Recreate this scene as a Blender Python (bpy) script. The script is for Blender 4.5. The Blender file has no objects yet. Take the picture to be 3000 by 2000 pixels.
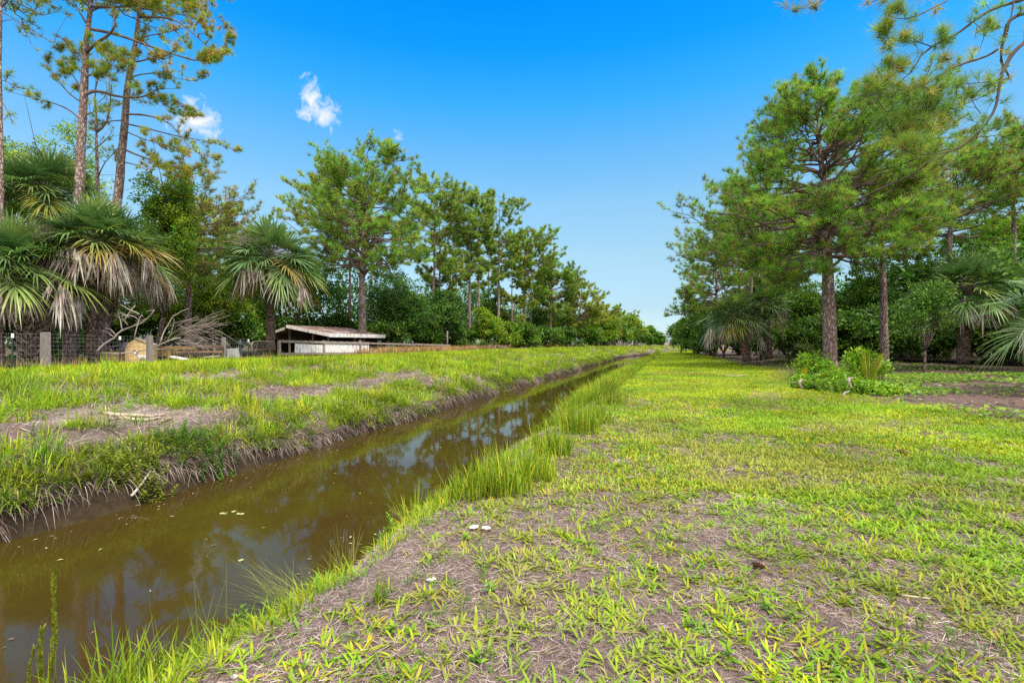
import bpy, math, random
import numpy as np
from mathutils import Vector

# ------------------------------------------------------------------ basics
rad = math.radians
F = 1417.0                    # focal length in photo pixels (3000 wide)
EYE = 1.6
ANG = math.atan(475 / F)      # the canal runs this far to the right of the view
SA, CA = math.sin(ANG), math.cos(ANG)
scene = bpy.context.scene
COL = scene.collection
UP = np.array([0., 0., 1.])

def uv2xy(u, v):
    return u * SA + v * CA, u * CA - v * SA
def xy2uv(x, y):
    return x * SA + y * CA, x * CA - y * SA

def _hash(a, b, seed):
    n = (a * 374761393 + b * 668265263 + seed * 974126177) & 0xffffffff
    n = ((n ^ (n >> 13)) * 1274126177) & 0xffffffff
    n = n ^ (n >> 16)
    return (n & 0xffff) / 65535.0
def vnoise(x, y, seed=0):
    x = np.asarray(x, float); y = np.asarray(y, float)
    xi = np.floor(x).astype(np.int64); yi = np.floor(y).astype(np.int64)
    fx = x - xi; fy = y - yi
    fx = fx * fx * (3 - 2 * fx); fy = fy * fy * (3 - 2 * fy)
    a = _hash(xi, yi, seed); b = _hash(xi + 1, yi, seed)
    c = _hash(xi, yi + 1, seed); d = _hash(xi + 1, yi + 1, seed)
    return (a * (1 - fx) + b * fx) * (1 - fy) + (c * (1 - fx) + d * fx) * fy
def fbm(x, y, seed=0, octv=3):
    s = 0; a = 1; t = 0
    for i in range(octv):
        s = s + a * vnoise(x * 2 ** i, y * 2 ** i, seed + i * 17); t += a; a *= .5
    return s / t
def smooth(a, b, x):
    t = np.clip((x - a) / (b - a), 0, 1)
    return t * t * (3 - 2 * t)

# ------------------------------------------------------------------ terrain
PV = [-2500, -60, -27, -24, -20, -17, -15.2, -13.5, -11.2, -9.2, -8.4, -7.95, -7.7, -7.5, -6.4, -4.2, -3.4, -3.0, -2.6, -2.15, -1.5, 2, 6, 10, 18, 40, 2500]
PZ = [.5, .45, .42, .46, .62, .70, .70, .56, .36, .06, -.16, -.40, -.62, -.84, -1.3, -1.3, -.92, -.62, -.28, -.06, 0, .02, .1, .22, .3, .35, .4]
WATER = -.75
def shift(u):
    w = np.clip(np.asarray(u, float) - 72, 0, 60)
    far = np.clip(np.asarray(u, float) - 132, 0, 4000)
    return .006 * w * w + far * .72
def Huv(u, v):
    u = np.asarray(u, float); v = np.asarray(v, float)
    vv = v - shift(u)
    near = np.exp(-((vv + 7.6) / 1.6) ** 2)
    w2 = np.exp(-((vv + 2.6) / 1.0) ** 2)
    vv = vv + near * (.75 * (fbm(u * .33, 0 * u, 5) - .5) + .35 * (fbm(u * 1.3, 0 * u, 6) - .5)) \
            + w2 * .5 * (fbm(u * .6, 0 * u + 3, 7) - .5)
    z = np.interp(vv, PV, PZ)
    bank = smooth(-8.2, -9.2, vv) * smooth(-22, -15, vv)
    z = z + bank * (.34 * (fbm(u * .45, v * .45, 11) - .5) + .14 * (fbm(u * 1.7, v * 1.7, 12) - .5))
    crest = smooth(-14, -16, vv) * smooth(-24, -20, vv)
    z = z + crest * .12 * (fbm(u * .3, v * .3, 15) - .5)
    lawn = smooth(-2.2, -1.4, vv)
    z = z + lawn * (.10 * (fbm(u * .35, v * .35, 13) - .5) + .035 * (fbm(u * 1.5, v * 1.5, 14) - .5))
    return z
def H(x, y):
    u, v = xy2uv(np.asarray(x, float), np.asarray(y, float))
    return Huv(u, v)
def at(px, Y):
    """ground point seen in column px of the photograph at distance Y"""
    x = (px - 1500) / F * Y
    return x, Y, float(H(x, Y))
def zat(py, Y):
    return EYE + (1000 - py) / F * Y

# ------------------------------------------------------------------ mesh builder
class MB:
    def __init__(s):
        s.v = []; s.c = []; s.f = {3: [], 4: []}; s.n = 0
    def add(s, v, f, c=(.5, .5, .5)):
        v = np.asarray(v, float).reshape(-1, 3)
        c = np.asarray(c, float)
        if c.ndim == 1: c = np.tile(c[:3], (len(v), 1))
        f = np.asarray(f, np.int64)
        if len(f):
            s.f[f.shape[1]].append(f + s.n)
        s.v.append(v); s.c.append(c); s.n += len(v)
    def mesh(s, name, smooth_=True):
        me = bpy.data.meshes.new(name)
        v = np.concatenate(s.v); c = np.concatenate(s.c)
        f4 = np.concatenate(s.f[4]) if s.f[4] else np.zeros((0, 4), np.int64)
        f3 = np.concatenate(s.f[3]) if s.f[3] else np.zeros((0, 3), np.int64)
        me.vertices.add(len(v)); me.vertices.foreach_set('co', v.astype(np.float32).ravel())
        li = np.concatenate([f4.ravel(), f3.ravel()]).astype(np.int32)
        me.loops.add(len(li)); me.loops.foreach_set('vertex_index', li)
        st = np.concatenate([np.arange(len(f4)) * 4, len(f4) * 4 + np.arange(len(f3)) * 3]).astype(np.int32)
        me.polygons.add(len(st)); me.polygons.foreach_set('loop_start', st)
        me.polygons.foreach_set('use_smooth', np.full(len(st), smooth_, bool))
        a = me.attributes.new('Col', 'FLOAT_COLOR', 'POINT')
        a.data.foreach_set('color', np.concatenate([c, np.ones((len(c), 1))], 1).astype(np.float32).ravel())
        me.update(calc_edges=True)
        return me
    def build(s, name, mat, parent=None, smooth_=True):
        return link(name, s.mesh(name, smooth_), mat, parent)

def link(name, me, mat, parent=None):
    if mat is not None and len(me.materials) == 0: me.materials.append(mat)
    o = bpy.data.objects.new(name, me); COL.objects.link(o)
    if parent is not None: o.parent = parent
    return o
def tag(o, label=None, cat=None, group=None, kind=None):
    if label: o['label'] = label
    if cat: o['category'] = cat
    if group: o['group'] = group
    if kind: o['kind'] = kind
    return o
def thing(name, label, cat, loc=(0, 0, 0), group=None, rz=0.):
    o = bpy.data.objects.new(name, None); COL.objects.link(o)
    o.empty_display_size = .2
    o.location = loc; o.rotation_euler = (0, 0, rz)
    return tag(o, label, cat, group)
def dup(root, loc, rz, sc, label, group=None):
    r = root.copy(); COL.objects.link(r)
    r.location = loc; r.rotation_euler = (0, 0, rz); r.scale = sc
    r['label'] = label
    if group: r['group'] = group
    for ch in list(root.children):
        c = ch.copy(); COL.objects.link(c); c.parent = r
    return r

def nrm(a):
    a = np.asarray(a, float)
    return a / np.maximum(np.linalg.norm(a, axis=-1, keepdims=True), 1e-9)

def tube(mb, pts, rr, k=6, c=(.5, .5, .5), jit=0., rng=None, cap=True):
    pts = np.asarray(pts, float); m = len(pts)
    rr = np.broadcast_to(np.asarray(rr, float), (m,))
    t = nrm(np.gradient(pts, axis=0))
    ref = np.array([0., 0., 1.]) if abs(t[:, 2]).mean() < .8 else np.array([1., 0., 0.])
    s = nrm(np.cross(t, ref)); n = np.cross(s, t)
    th = np.arange(k) * 2 * math.pi / k
    r = rr[:, None] * np.ones((m, k))
    if jit and rng is not None: r = r * (1 + jit * (rng.random((m, k)) - .5) * 2)
    v = pts[:, None, :] + r[..., None] * (np.cos(th)[None, :, None] * s[:, None, :] + np.sin(th)[None, :, None] * n[:, None, :])
    i = np.arange(m - 1)[:, None] * k; j = np.arange(k)[None, :]
    a = i + j; b = i + (j + 1) % k
    f = np.stack([a, b, b + k, a + k], -1).reshape(-1, 4)
    base = mb.n
    mb.add(v.reshape(-1, 3), f, c if np.ndim(c) == 1 else np.repeat(np.asarray(c), k, 0))
    if cap:
        f = [[(m - 1) * k, (m - 1) * k + q, (m - 1) * k + q + 1] for q in range(1, k - 1)] + [[0, q + 1, q] for q in range(1, k - 1)]
        mb.f[3].append(np.asarray(f) + base)

def box(mb, lo, hi, c=(.5, .5, .5), M=None):
    (x0, y0, z0), (x1, y1, z1) = lo, hi
    v = np.array([[x0, y0, z0], [x1, y0, z0], [x1, y1, z0], [x0, y1, z0], [x0, y0, z1], [x1, y0, z1], [x1, y1, z1], [x0, y1, z1]], float)
    if M is not None: v = M(v)
    mb.add(v, [[0, 3, 2, 1], [4, 5, 6, 7], [0, 1, 5, 4], [1, 2, 6, 5], [2, 3, 7, 6], [3, 0, 4, 7]], c)
def hexa(mb, p, c=(.5, .5, .5)):
    """eight corners: four below, four above in the same order"""
    mb.add(p, [[0, 3, 2, 1], [4, 5, 6, 7], [0, 1, 5, 4], [1, 2, 6, 5], [2, 3, 7, 6], [3, 0, 4, 7]], c)

def needles(mb, P, D, L, W, C, rng):
    m = len(P)
    s = nrm(np.cross(D, rng.normal(size=(m, 3))))
    v = np.stack([P - s * W[:, None] * .5, P + s * W[:, None] * .5, P + D * L[:, None]], 1).reshape(-1, 3)
    f = np.arange(m * 3).reshape(-1, 3)
    mb.add(v, f, np.repeat(C, 3, 0))
def leaves(mb, P, D, N, L, W, C):
    m = len(P)
    s = nrm(np.cross(D, N)); fold = N * (W * .25)[:, None]
    mid = P + D * (L * .5)[:, None]
    v = np.stack([P, mid + s * (W * .5)[:, None] + fold, P + D * L[:, None], mid - s * (W * .5)[:, None] + fold], 1).reshape(-1, 3)
    b = np.arange(m)[:, None] * 4
    f = np.concatenate([b + [[0, 1, 2]], b + [[0, 2, 3]]])
    mb.add(v, f, np.repeat(C, 4, 0))
def blades(mb, P, D, L, W, B, C, prof=(.7, 1., .7), S=None, tipC=None):
    """thin curved leaves: start P, direction D, length L, width W, droop B (fraction of L)"""
    m = len(P); seg = len(prof)
    L = np.broadcast_to(L, (m,)); W = np.broadcast_to(W, (m,)); B = np.broadcast_to(B, (m,))
    if S is None:
        S = np.cross(D, UP); bad = np.linalg.norm(S, axis=1) < .05
        S[bad] = [1, 0, 0]; S = nrm(S)
    rows = []; cols = []
    for j in range(seg):
        t = j / seg
        ctr = P + D * (L * t)[:, None]; ctr[:, 2] -= B * L * t * t
        w = (W * prof[j] * .5)[:, None]
        rows += [ctr - S * w, ctr + S * w]
        cc = C if tipC is None else C * (1 - t) + tipC * t
        cols += [cc, cc]
    tip = P + D * L[:, None]; tip[:, 2] -= B * L
    rows.append(tip); cols.append(C if tipC is None else tipC)
    n = 2 * seg + 1
    v = np.stack(rows, 1).reshape(-1, 3); c = np.stack(cols, 1).reshape(-1, 3)
    b = np.arange(m)[:, None] * n
    for j in range(seg - 1):
        q = 2 * j
        f = b + [[q, q + 1, q + 3, q + 2]]
        mb.f[4].append(f + mb.n)
    q = 2 * (seg - 1)
    mb.f[3].append(b + [[q, q + 1, q + 2]] + mb.n)
    mb.add(v, np.zeros((0, 3), np.int64), c)

def pal(rng, m, cols, var=.15, w=None):
    cols = np.asarray(cols, float)
    i = rng.choice(len(cols), m, p=None if w is None else np.asarray(w) / np.sum(w))
    return np.clip(cols[i] * (1 + var * (rng.random((m, 1)) - .5) * 2) * (1 + .06 * rng.normal(size=(m, 3))), .002, .95)

# ------------------------------------------------------------------ materials
def newmat(name):
    m = bpy.data.materials.new(name); m.use_nodes = True
    nt = m.node_tree; nt.nodes.clear()
    out = nt.nodes.new('ShaderNodeOutputMaterial')
    return m, nt, out
def nd(nt, t, **kw):
    n = nt.nodes.new(t)
    for k, v in kw.items():
        if k.startswith('i_'):
            n.inputs[k[2:].replace('_', ' ')].default_value = v
        else: setattr(n, k, v)
    return n
def ramp(nt, stops):
    r = nt.nodes.new('ShaderNodeValToRGB'); e = r.color_ramp.elements
    while len(e) < len(stops): e.new(.5)
    for x, (p, c) in zip(e, stops):
        x.position = p; x.color = (c, c, c, 1) if np.isscalar(c) else tuple(c) + (1,)
    return r
def mix(nt, a, b, fac, mode='MIX'):
    n = nt.nodes.new('ShaderNodeMix'); n.data_type = 'RGBA'; n.blend_type = mode
    for sock, val in ((n.inputs[0], fac), (n.inputs[6], a), (n.inputs[7], b)):
        if hasattr(val, 'is_linked'): nt.links.new(val, sock)
        elif sock.type == 'VALUE': sock.default_value = val
        else: sock.default_value = tuple(val) + (1,)
    return n.outputs[2]

def leaf_mat(name, trans=.3, rough=.55, spec=.25, tint=(1, 1, 1), nscale=1.2, nvar=.35):
    m, nt, out = newmat(name); L = nt.links.new
    a = nd(nt, 'ShaderNodeAttribute', attribute_name='Col')
    tc = nd(nt, 'ShaderNodeTexCoord'); no = nd(nt, 'ShaderNodeTexNoise', i_Scale=nscale, i_Detail=2.)
    L(tc.outputs['Object'], no.inputs['Vector'])
    r = ramp(nt, [(.3, 1 - nvar), (.7, 1 + nvar)]); L(no.outputs['Fac'], r.inputs[0])
    c = mix(nt, a.outputs['Color'], r.outputs[0], 1., 'MULTIPLY')
    c = mix(nt, c, tint, 1., 'MULTIPLY')
    p = nd(nt, 'ShaderNodeBsdfPrincipled', i_Roughness=rough)
    p.inputs['Specular IOR Level'].default_value = spec
    L(c, p.inputs['Base Color'])
    t = nd(nt, 'ShaderNodeBsdfTranslucent'); L(c, t.inputs['Color'])
    x = nd(nt, 'ShaderNodeMixShader', i_Fac=trans)
    L(p.outputs[0], x.inputs[1]); L(t.outputs[0], x.inputs[2]); L(x.outputs[0], out.inputs[0])
    return m

def bark_mat(name, c1, c2, c3, sc=(13, 13, 4.6), bump=.6):
    m, nt, out = newmat(name); L = nt.links.new
    tc = nd(nt, 'ShaderNodeTexCoord'); mp = nd(nt, 'ShaderNodeMapping'); mp.inputs['Scale'].default_value = sc
    L(tc.outputs['Object'], mp.inputs[0])
    nz = nd(nt, 'ShaderNodeTexNoise', i_Scale=1.3, i_Detail=4.); L(mp.outputs[0], nz.inputs['Vector'])
    wv = nd(nt, 'ShaderNodeMix'); wv.data_type = 'RGBA'; wv.inputs[0].default_value = .22
    L(mp.outputs[0], wv.inputs[6]); L(nz.outputs['Color'], wv.inputs[7])
    vo = nd(nt, 'ShaderNodeTexVoronoi', feature='DISTANCE_TO_EDGE', i_Scale=1.); L(wv.outputs[2], vo.inputs['Vector'])
    vc = nd(nt, 'ShaderNodeTexVoronoi', feature='F1', i_Scale=1.); L(wv.outputs[2], vc.inputs['Vector'])
    r = ramp(nt, [(.02, 0.), (.16, 1.)]); L(vo.outputs['Distance'], r.inputs[0])
    r2 = ramp(nt, [(.25, c1), (.75, c2)])
    sp = nd(nt, 'ShaderNodeSeparateColor'); L(vc.outputs['Color'], sp.inputs[0]); L(sp.outputs[0], r2.inputs[0])
    c = mix(nt, c3, r2.outputs[0], r.outputs[0])
    n2 = nd(nt, 'ShaderNodeTexNoise', i_Scale=.35, i_Detail=3.); L(tc.outputs['Object'], n2.inputs['Vector'])
    r3 = ramp(nt, [(.3, .75), (.7, 1.25)]); L(n2.outputs['Fac'], r3.inputs[0])
    c = mix(nt, c, r3.outputs[0], 1., 'MULTIPLY')
    p = nd(nt, 'ShaderNodeBsdfPrincipled', i_Roughness=.9); p.inputs['Specular IOR Level'].default_value = .2
    L(c, p.inputs['Base Color'])
    ad = nd(nt, 'ShaderNodeMath', operation='ADD'); L(r.outputs[0], ad.inputs[0]); L(nz.outputs['Fac'], ad.inputs[1])
    b = nd(nt, 'ShaderNodeBump', i_Strength=bump, i_Distance=.04); L(ad.outputs[0], b.inputs['Height']); L(b.outputs[0], p.inputs['Normal'])
    L(p.outputs[0], out.inputs[0])
    return m

def plain_mat(name, rough=.8, spec=.3, metal=0., nscale=8., nvar=.3, stretch=(1, 1, 1), bump=.0, stain=None, col=None, detail=6.):
    """vertex colour broken up by noise, with optional stains of their own"""
    m, nt, out = newmat(name); L = nt.links.new
    a = nd(nt, 'ShaderNodeAttribute', attribute_name='Col')
    tc = nd(nt, 'ShaderNodeTexCoord'); mp = nd(nt, 'ShaderNodeMapping'); mp.inputs['Scale'].default_value = stretch
    L(tc.outputs['Object'], mp.inputs[0])
    no = nd(nt, 'ShaderNodeTexNoise', i_Scale=nscale, i_Detail=detail); L(mp.outputs[0], no.inputs['Vector'])
    r = ramp(nt, [(.28, 1 - nvar), (.72, 1 + nvar)]); L(no.outputs['Fac'], r.inputs[0])
    c = mix(nt, a.outputs['Color'], r.outputs[0], 1., 'MULTIPLY')
    if stain is not None:
        n2 = nd(nt, 'ShaderNodeTexNoise', i_Scale=nscale * .37, i_Detail=5.); L(mp.outputs[0], n2.inputs['Vector'])
        r2 = ramp(nt, [(.5, 0.), (.66, 1.)]); L(n2.outputs['Fac'], r2.inputs[0])
        c = mix(nt, c, stain, r2.outputs[0])
    p = nd(nt, 'ShaderNodeBsdfPrincipled', i_Roughness=rough, i_Metallic=metal); p.inputs['Specular IOR Level'].default_value = spec
    L(c, p.inputs['Base Color'])
    if bump:
        b = nd(nt, 'ShaderNodeBump', i_Strength=bump, i_Distance=.02); L(no.outputs['Fac'], b.inputs['Height']); L(b.outputs[0], p.inputs['Normal'])
    L(p.outputs[0], out.inputs[0])
    return m

M_NEEDLE = leaf_mat('pine_needles', .4, .6, .2, tint=(1.55, 1.42, 1.2), nscale=.5, nvar=.3)
M_LEAF = leaf_mat('broad_leaves', .4, .45, .35, tint=(1.38, 1.28, 1.0), nscale=.7, nvar=.35)
M_GRASS = leaf_mat('grass_blades', .35, .5, .2, nscale=.5, nvar=.3)
M_PALM = leaf_mat('palm_fronds', .2, .4, .45, nscale=1.5, nvar=.25)
M_DEAD = leaf_mat('dead_fronds', .15, .8, .1, nscale=3., nvar=.3)
M_STRAW = leaf_mat('dry_straw', .1, .8, .15, nscale=1.5, nvar=.3)
M_BARK = bark_mat('pine_bark', (.25, .185, .175), (.39, .32, .31), (.10, .064, .056))
M_BARKD = bark_mat('dark_bark', (.14, .10, .09), (.23, .18, .165), (.05, .032, .028))
M_PTRUNK = bark_mat('palm_trunk', (.16, .11, .095), (.27, .21, .19), (.055, .035, .03), sc=(7, 7, 14))
M_TWIG = plain_mat('twigs', .9, .15, nscale=3., nvar=.35)
M_DRYWOOD = plain_mat('bleached_wood', .85, .2, nscale=14., nvar=.35)
M_WOOD = plain_mat('weathered_wood', .9, .15, nscale=6., nvar=.4, stretch=(6, 6, 1), bump=.3)
M_RAIL = plain_mat('weathered_rail', .9, .15, nscale=5., nvar=.45, stretch=(2, 2, 7), bump=.3, stain=(.13, .09, .07))
M_PAINT = plain_mat('old_paint', .7, .3, nscale=5., nvar=.12, stretch=(4, 4, 1), stain=(.42, .36, .3))
M_PLAIN = plain_mat('plain_surface', .7, .3, nscale=6., nvar=.2)
M_METAL = plain_mat('rusty_metal', .55, .4, metal=.5, nscale=9., nvar=.35, stain=(.14, .06, .035))
M_WIRE = plain_mat('galvanised_wire', .45, .5, metal=.6, nscale=9., nvar=.2)
# ------------------------------------------------------------------ camera, sky, sun
cd = bpy.data.cameras.new('camera'); cam = bpy.data.objects.new('camera', cd); COL.objects.link(cam)
cam.location = (0, 0, EYE); cam.rotation_euler = (rad(90), 0, 0)
cd.sensor_width = 36; cd.lens = 36 * F / 3000; cd.shift_y = .001
cd.clip_end = 6000; cd.clip_start = .05
scene.camera = cam
SUN_EL, SUN_AZ = 60, 148           # degrees; azimuth clockwise from the view direction
w = bpy.data.worlds.new('World'); scene.world = w; w.use_nodes = True
nt = w.node_tree; nt.nodes.clear(); Lk = nt.links.new
out = nt.nodes.new('ShaderNodeOutputWorld'); bg = nt.nodes.new('ShaderNodeBackground')
sky = nt.nodes.new('ShaderNodeTexSky'); sky.sky_type = 'NISHITA'; sky.sun_disc = False
sky.sun_elevation = rad(SUN_EL); sky.sun_rotation = rad(SUN_AZ)
sky.altitude = 0; sky.air_density = 1.; sky.dust_density = .6; sky.ozone_density = 1.5
tc = nt.nodes.new('ShaderNodeTexCoord')
sep = nt.nodes.new('ShaderNodeSeparateXYZ'); Lk(tc.outputs['Generated'], sep.inputs[0])
SKYRAMP = [(0., (.444, .58, .776)), (.07, (.414, .482, .553)), (.174, (.562, .645, .596)), (.272, (.564, .768, .743)), (.362, (.378, .80, .90)), (.443, (.134, .808, 1.043)), (.514, (.024, .726, 1.16)), (.585, (.004, .66, 1.24)), (.66, (1.2, 1.2, 1.3)), (.76, (10., 6.3, 3.6))]  # top stops whiten the unseen overhead sky, added as neutral fill light
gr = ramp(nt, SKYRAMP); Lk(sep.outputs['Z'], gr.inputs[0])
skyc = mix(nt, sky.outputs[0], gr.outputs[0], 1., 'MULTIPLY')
# added frontal fill light: the unseen sky behind the camera is whitened
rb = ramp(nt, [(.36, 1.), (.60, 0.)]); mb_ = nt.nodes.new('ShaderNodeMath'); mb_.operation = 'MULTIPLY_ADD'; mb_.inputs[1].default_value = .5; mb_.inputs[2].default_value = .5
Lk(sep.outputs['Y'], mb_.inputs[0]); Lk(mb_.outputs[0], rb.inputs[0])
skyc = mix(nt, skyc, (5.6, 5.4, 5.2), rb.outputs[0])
# three small fair-weather clouds, by direction
def cloud(prev, cx, cy, rx, ry, rot, seed, lo, hi, gain=1.):
    d = Vector(((cx - 1500) / F, 1, (1000 - cy) / F)).normalized()
    right = Vector((d.y, -d.x, 0)).normalized(); up = right.cross(d)
    a = math.radians(rot)
    e1 = (right * math.cos(a) + up * math.sin(a)) / (rx / F * d.y); e2 = (up * math.cos(a) - right * math.sin(a)) / (ry / F * d.y)
    no = nt.nodes.new('ShaderNodeTexNoise'); no.inputs['Scale'].default_value = 48; no.inputs['Detail'].default_value = 8; no.inputs['Roughness'].default_value = .62
    no.inputs['Distortion'].default_value = .6
    ad = nt.nodes.new('ShaderNodeVectorMath'); ad.operation = 'ADD'; ad.inputs[1].default_value = (seed, seed * .7, -seed)
    Lk(tc.outputs['Generated'], ad.inputs[0]); Lk(ad.outputs[0], no.inputs['Vector'])
    sub = nt.nodes.new('ShaderNodeVectorMath'); sub.operation = 'SUBTRACT'; sub.inputs[1].default_value = d; Lk(tc.outputs['Generated'], sub.inputs[0])
    terms = []
    for e in (e1, e2):
        dt = nt.nodes.new('ShaderNodeVectorMath'); dt.operation = 'DOT_PRODUCT'; dt.inputs[1].default_value = e; Lk(sub.outputs[0], dt.inputs[0])
        pw = nt.nodes.new('ShaderNodeMath'); pw.operation = 'MULTIPLY'; Lk(dt.outputs['Value'], pw.inputs[0]); Lk(dt.outputs['Value'], pw.inputs[1]); terms.append(pw.outputs[0])
    s = nt.nodes.new('ShaderNodeMath'); s.operation = 'ADD'; Lk(terms[0], s.inputs[0]); Lk(terms[1], s.inputs[1])
    # density = noise - k * r^2
    m1 = nt.nodes.new('ShaderNodeMath'); m1.operation = 'MULTIPLY_ADD'; m1.inputs[1].default_value = -.22; Lk(s.outputs[0], m1.inputs[0]); Lk(no.outputs['Fac'], m1.inputs[2])
    r = ramp(nt, [(lo, 0.), (hi, gain)]); Lk(m1.outputs[0], r.inputs[0])
    return mix(nt, prev, CLOUDCOL, r.outputs[0])
CLOUDCOL = (3.6, 3.65, 3.9)
CLOUDS = True
if CLOUDS:
    skyc = cloud(skyc, 925, 300, 42, 78, 28, 3.1, .30, .62, .95)
    skyc = cloud(skyc, 965, 325, 40, 45, -20, 7.7, .34, .70, .8)
    skyc = cloud(skyc, 900, 330, 40, 22, 10, 5.2, .32, .68, .8)
    skyc = cloud(skyc, 572, 350, 62, 58, 20, 9.4, .26, .6)
    skyc = cloud(skyc, 1167, 388, 20, 26, 20, 1.3, .36, .7, .6)
    skyc = cloud(skyc, 60, 640, 90, 60, 0, 2.3, .36, .6, .9)
    skyc = cloud(skyc, 330, 640, 80, 50, 0, 6.3, .36, .6, .9)
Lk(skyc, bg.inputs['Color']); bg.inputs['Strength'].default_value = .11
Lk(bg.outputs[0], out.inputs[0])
sd = bpy.data.lights.new('sun', 'SUN'); sun = bpy.data.objects.new('sun', sd); COL.objects.link(sun)
sd.energy = 2.2; sd.angle = rad(11); sd.color = (1., .89, .74)
az = rad(SUN_AZ); el = rad(SUN_EL)
sv = Vector((math.sin(az) * math.cos(el), math.cos(az) * math.cos(el), math.sin(el)))
sun.rotation_euler = sv.to_track_quat('Z', 'Y').to_euler()
scene.view_settings.view_transform = 'Standard'; scene.view_settings.look = 'None'
scene.view_settings.exposure = 1.35; scene.view_settings.gamma = 1
scene.cycles.max_bounces = 6; scene.cycles.diffuse_bounces = 3; scene.cycles.glossy_bounces = 2
scene.cycles.transmission_bounces = 4; scene.cycles.transparent_max_bounces = 4
scene.cycles.use_adaptive_sampling = False
scene.cycles.use_denoising = False

# ------------------------------------------------------------------ ground
rng = np.random.default_rng(4)
def lawn_edge(u):
    return np.interp(u, [-10, 4, 9, 14, 17, 22, 30, 36, 48, 70, 100], [12, 9, 7.2, 5.6, 5.2, 5.6, 5.4, 4.6, 3.8, 2.8, 2.6]) + shift(u)
def lawn_mask(u, v):
    e = lawn_edge(u) + 1.6 * (fbm(u * .4, v * .4, 31) - .5)
    m = smooth(e + .9, e - .9, v)
    return m * smooth(-2.5, -1.7, v - shift(u))
def bank_sand(u, v):
    """bare sandy spots on the far bank"""
    vv = v - shift(u)
    m = smooth(.58, .72, fbm(u * .28, vv * .75, 41)) * smooth(-15.5, -14.2, vv) * smooth(-8.4, -9.2, vv)
    for (cu, cv, a, b) in ((6.0, -10.6, .7, .35), (6.9, -10.9, .5, .25), (2.6, -9.8, 1.0, .2), (24, -12.4, 2.0, .5), (29, -12.2, 2., .5), (1.5, -13.8, 1.2, .5), (43, -11.6, 5, .9)):
        m = np.maximum(m, np.exp(-((u - cu) / a) ** 2 - ((vv - cv) / b) ** 2) * (.75 + .5 * fbm(u * 2, v * 2, 43)))
    return np.clip(m, 0, 1)
def lerp(a, b, t):
    return a * (1 - t[..., None]) + np.asarray(b) * t[..., None]

ug = np.concatenate([np.linspace(-60, -14, 8)[:-1], np.arange(-14, 0, .6), np.arange(0, 26, .17), np.arange(26, 60, .4), np.arange(60, 140, 1.2), np.geomspace(142, 2500, 16)])
vg = np.concatenate([-np.geomspace(2500, 32, 14), np.arange(-30, -16.5, 1.), np.arange(-16.5, -8.4, .22), np.arange(-8.4, -1.6, .09), np.arange(-1.6, 10, .2), np.arange(10, 30, .7), np.geomspace(31, 2500, 14)])
U, V0 = np.meshgrid(ug, vg, indexing='ij')
V = V0 + shift(U)
Z = Huv(U, V)
X, Y = uv2xy(U, V)
g = np.stack([X, Y, Z], -1).reshape(-1, 3)
nu, nv = len(ug), len(vg)
i = np.arange(nu - 1)[:, None] * nv; j = np.arange(nv - 1)[None, :]
f = np.stack([i + j, i + nv + j, i + nv + j + 1, i + j + 1], -1).reshape(-1, 4)
vv = V0
n1 = fbm(U * .9, V * .9, 51); n2 = fbm(U * 3, V * 3, 52)
c = np.ones(U.shape + (3,)) * np.array((.145, .115, .107)) * (.8 + .4 * n1[..., None])
c = lerp(c, (.125, .09, .08), smooth(.5, .68, n2) * .7)
# far bank
c = lerp(c, (.31, .27, .25), bank_sand(U, V) * .55)
c = lerp(c, (.19, .20, .04), smooth(-14.6, -15.6, vv) * .8)
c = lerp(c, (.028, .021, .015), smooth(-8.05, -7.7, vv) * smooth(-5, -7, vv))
c = lerp(c, (.05, .037, .017), smooth(-7.6, -7.2, vv) * smooth(-2.9, -3.2, vv))
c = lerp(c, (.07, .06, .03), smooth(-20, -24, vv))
# lawn side
lm = lawn_mask(U, V); dist = np.hypot(X, Y)
c = lerp(c, (.125, .096, .088), lm * .8)
c = lerp(c, (.25, .29, .03), lm * smooth(7, 26, dist) * .85)
c = lerp(c, (.125, .088, .076), smooth(-1, 1, vv) * (1 - lm) * .9)
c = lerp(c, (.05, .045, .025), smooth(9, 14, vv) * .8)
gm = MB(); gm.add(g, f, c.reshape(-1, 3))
m, nt, o_ = newmat('soil_and_thatch'); L = nt.links.new
a = nd(nt, 'ShaderNodeAttribute', attribute_name='Col'); tcn = nd(nt, 'ShaderNodeTexCoord')
nA = nd(nt, 'ShaderNodeTexNoise', i_Scale=9., i_Detail=8., i_Roughness=.65); L(tcn.outputs['Object'], nA.inputs['Vector'])
nB = nd(nt, 'ShaderNodeTexNoise', i_Scale=55., i_Detail=4., i_Roughness=.7, i_Distortion=1.5); L(tcn.outputs['Object'], nB.inputs['Vector'])
rA = ramp(nt, [(.3, .62), (.7, 1.35)]); L(nA.outputs['Fac'], rA.inputs[0])
rB = ramp(nt, [(.32, .55), (.68, 1.4)]); L(nB.outputs['Fac'], rB.inputs[0])
cc = mix(nt, a.outputs['Color'], rA.outputs[0], 1., 'MULTIPLY'); cc = mix(nt, cc, rB.outputs[0], 1., 'MULTIPLY')
p = nd(nt, 'ShaderNodeBsdfPrincipled', i_Roughness=.95); p.inputs['Specular IOR Level'].default_value = .1
L(cc, p.inputs['Base Color'])
b = nd(nt, 'ShaderNodeBump', i_Strength=.5, i_Distance=.03); L(nB.outputs['Fac'], b.inputs['Height']); L(b.outputs[0], p.inputs['Normal'])
L(p.outputs[0], o_.inputs[0])
tag(gm.build('ground', m), kind='structure')

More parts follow.
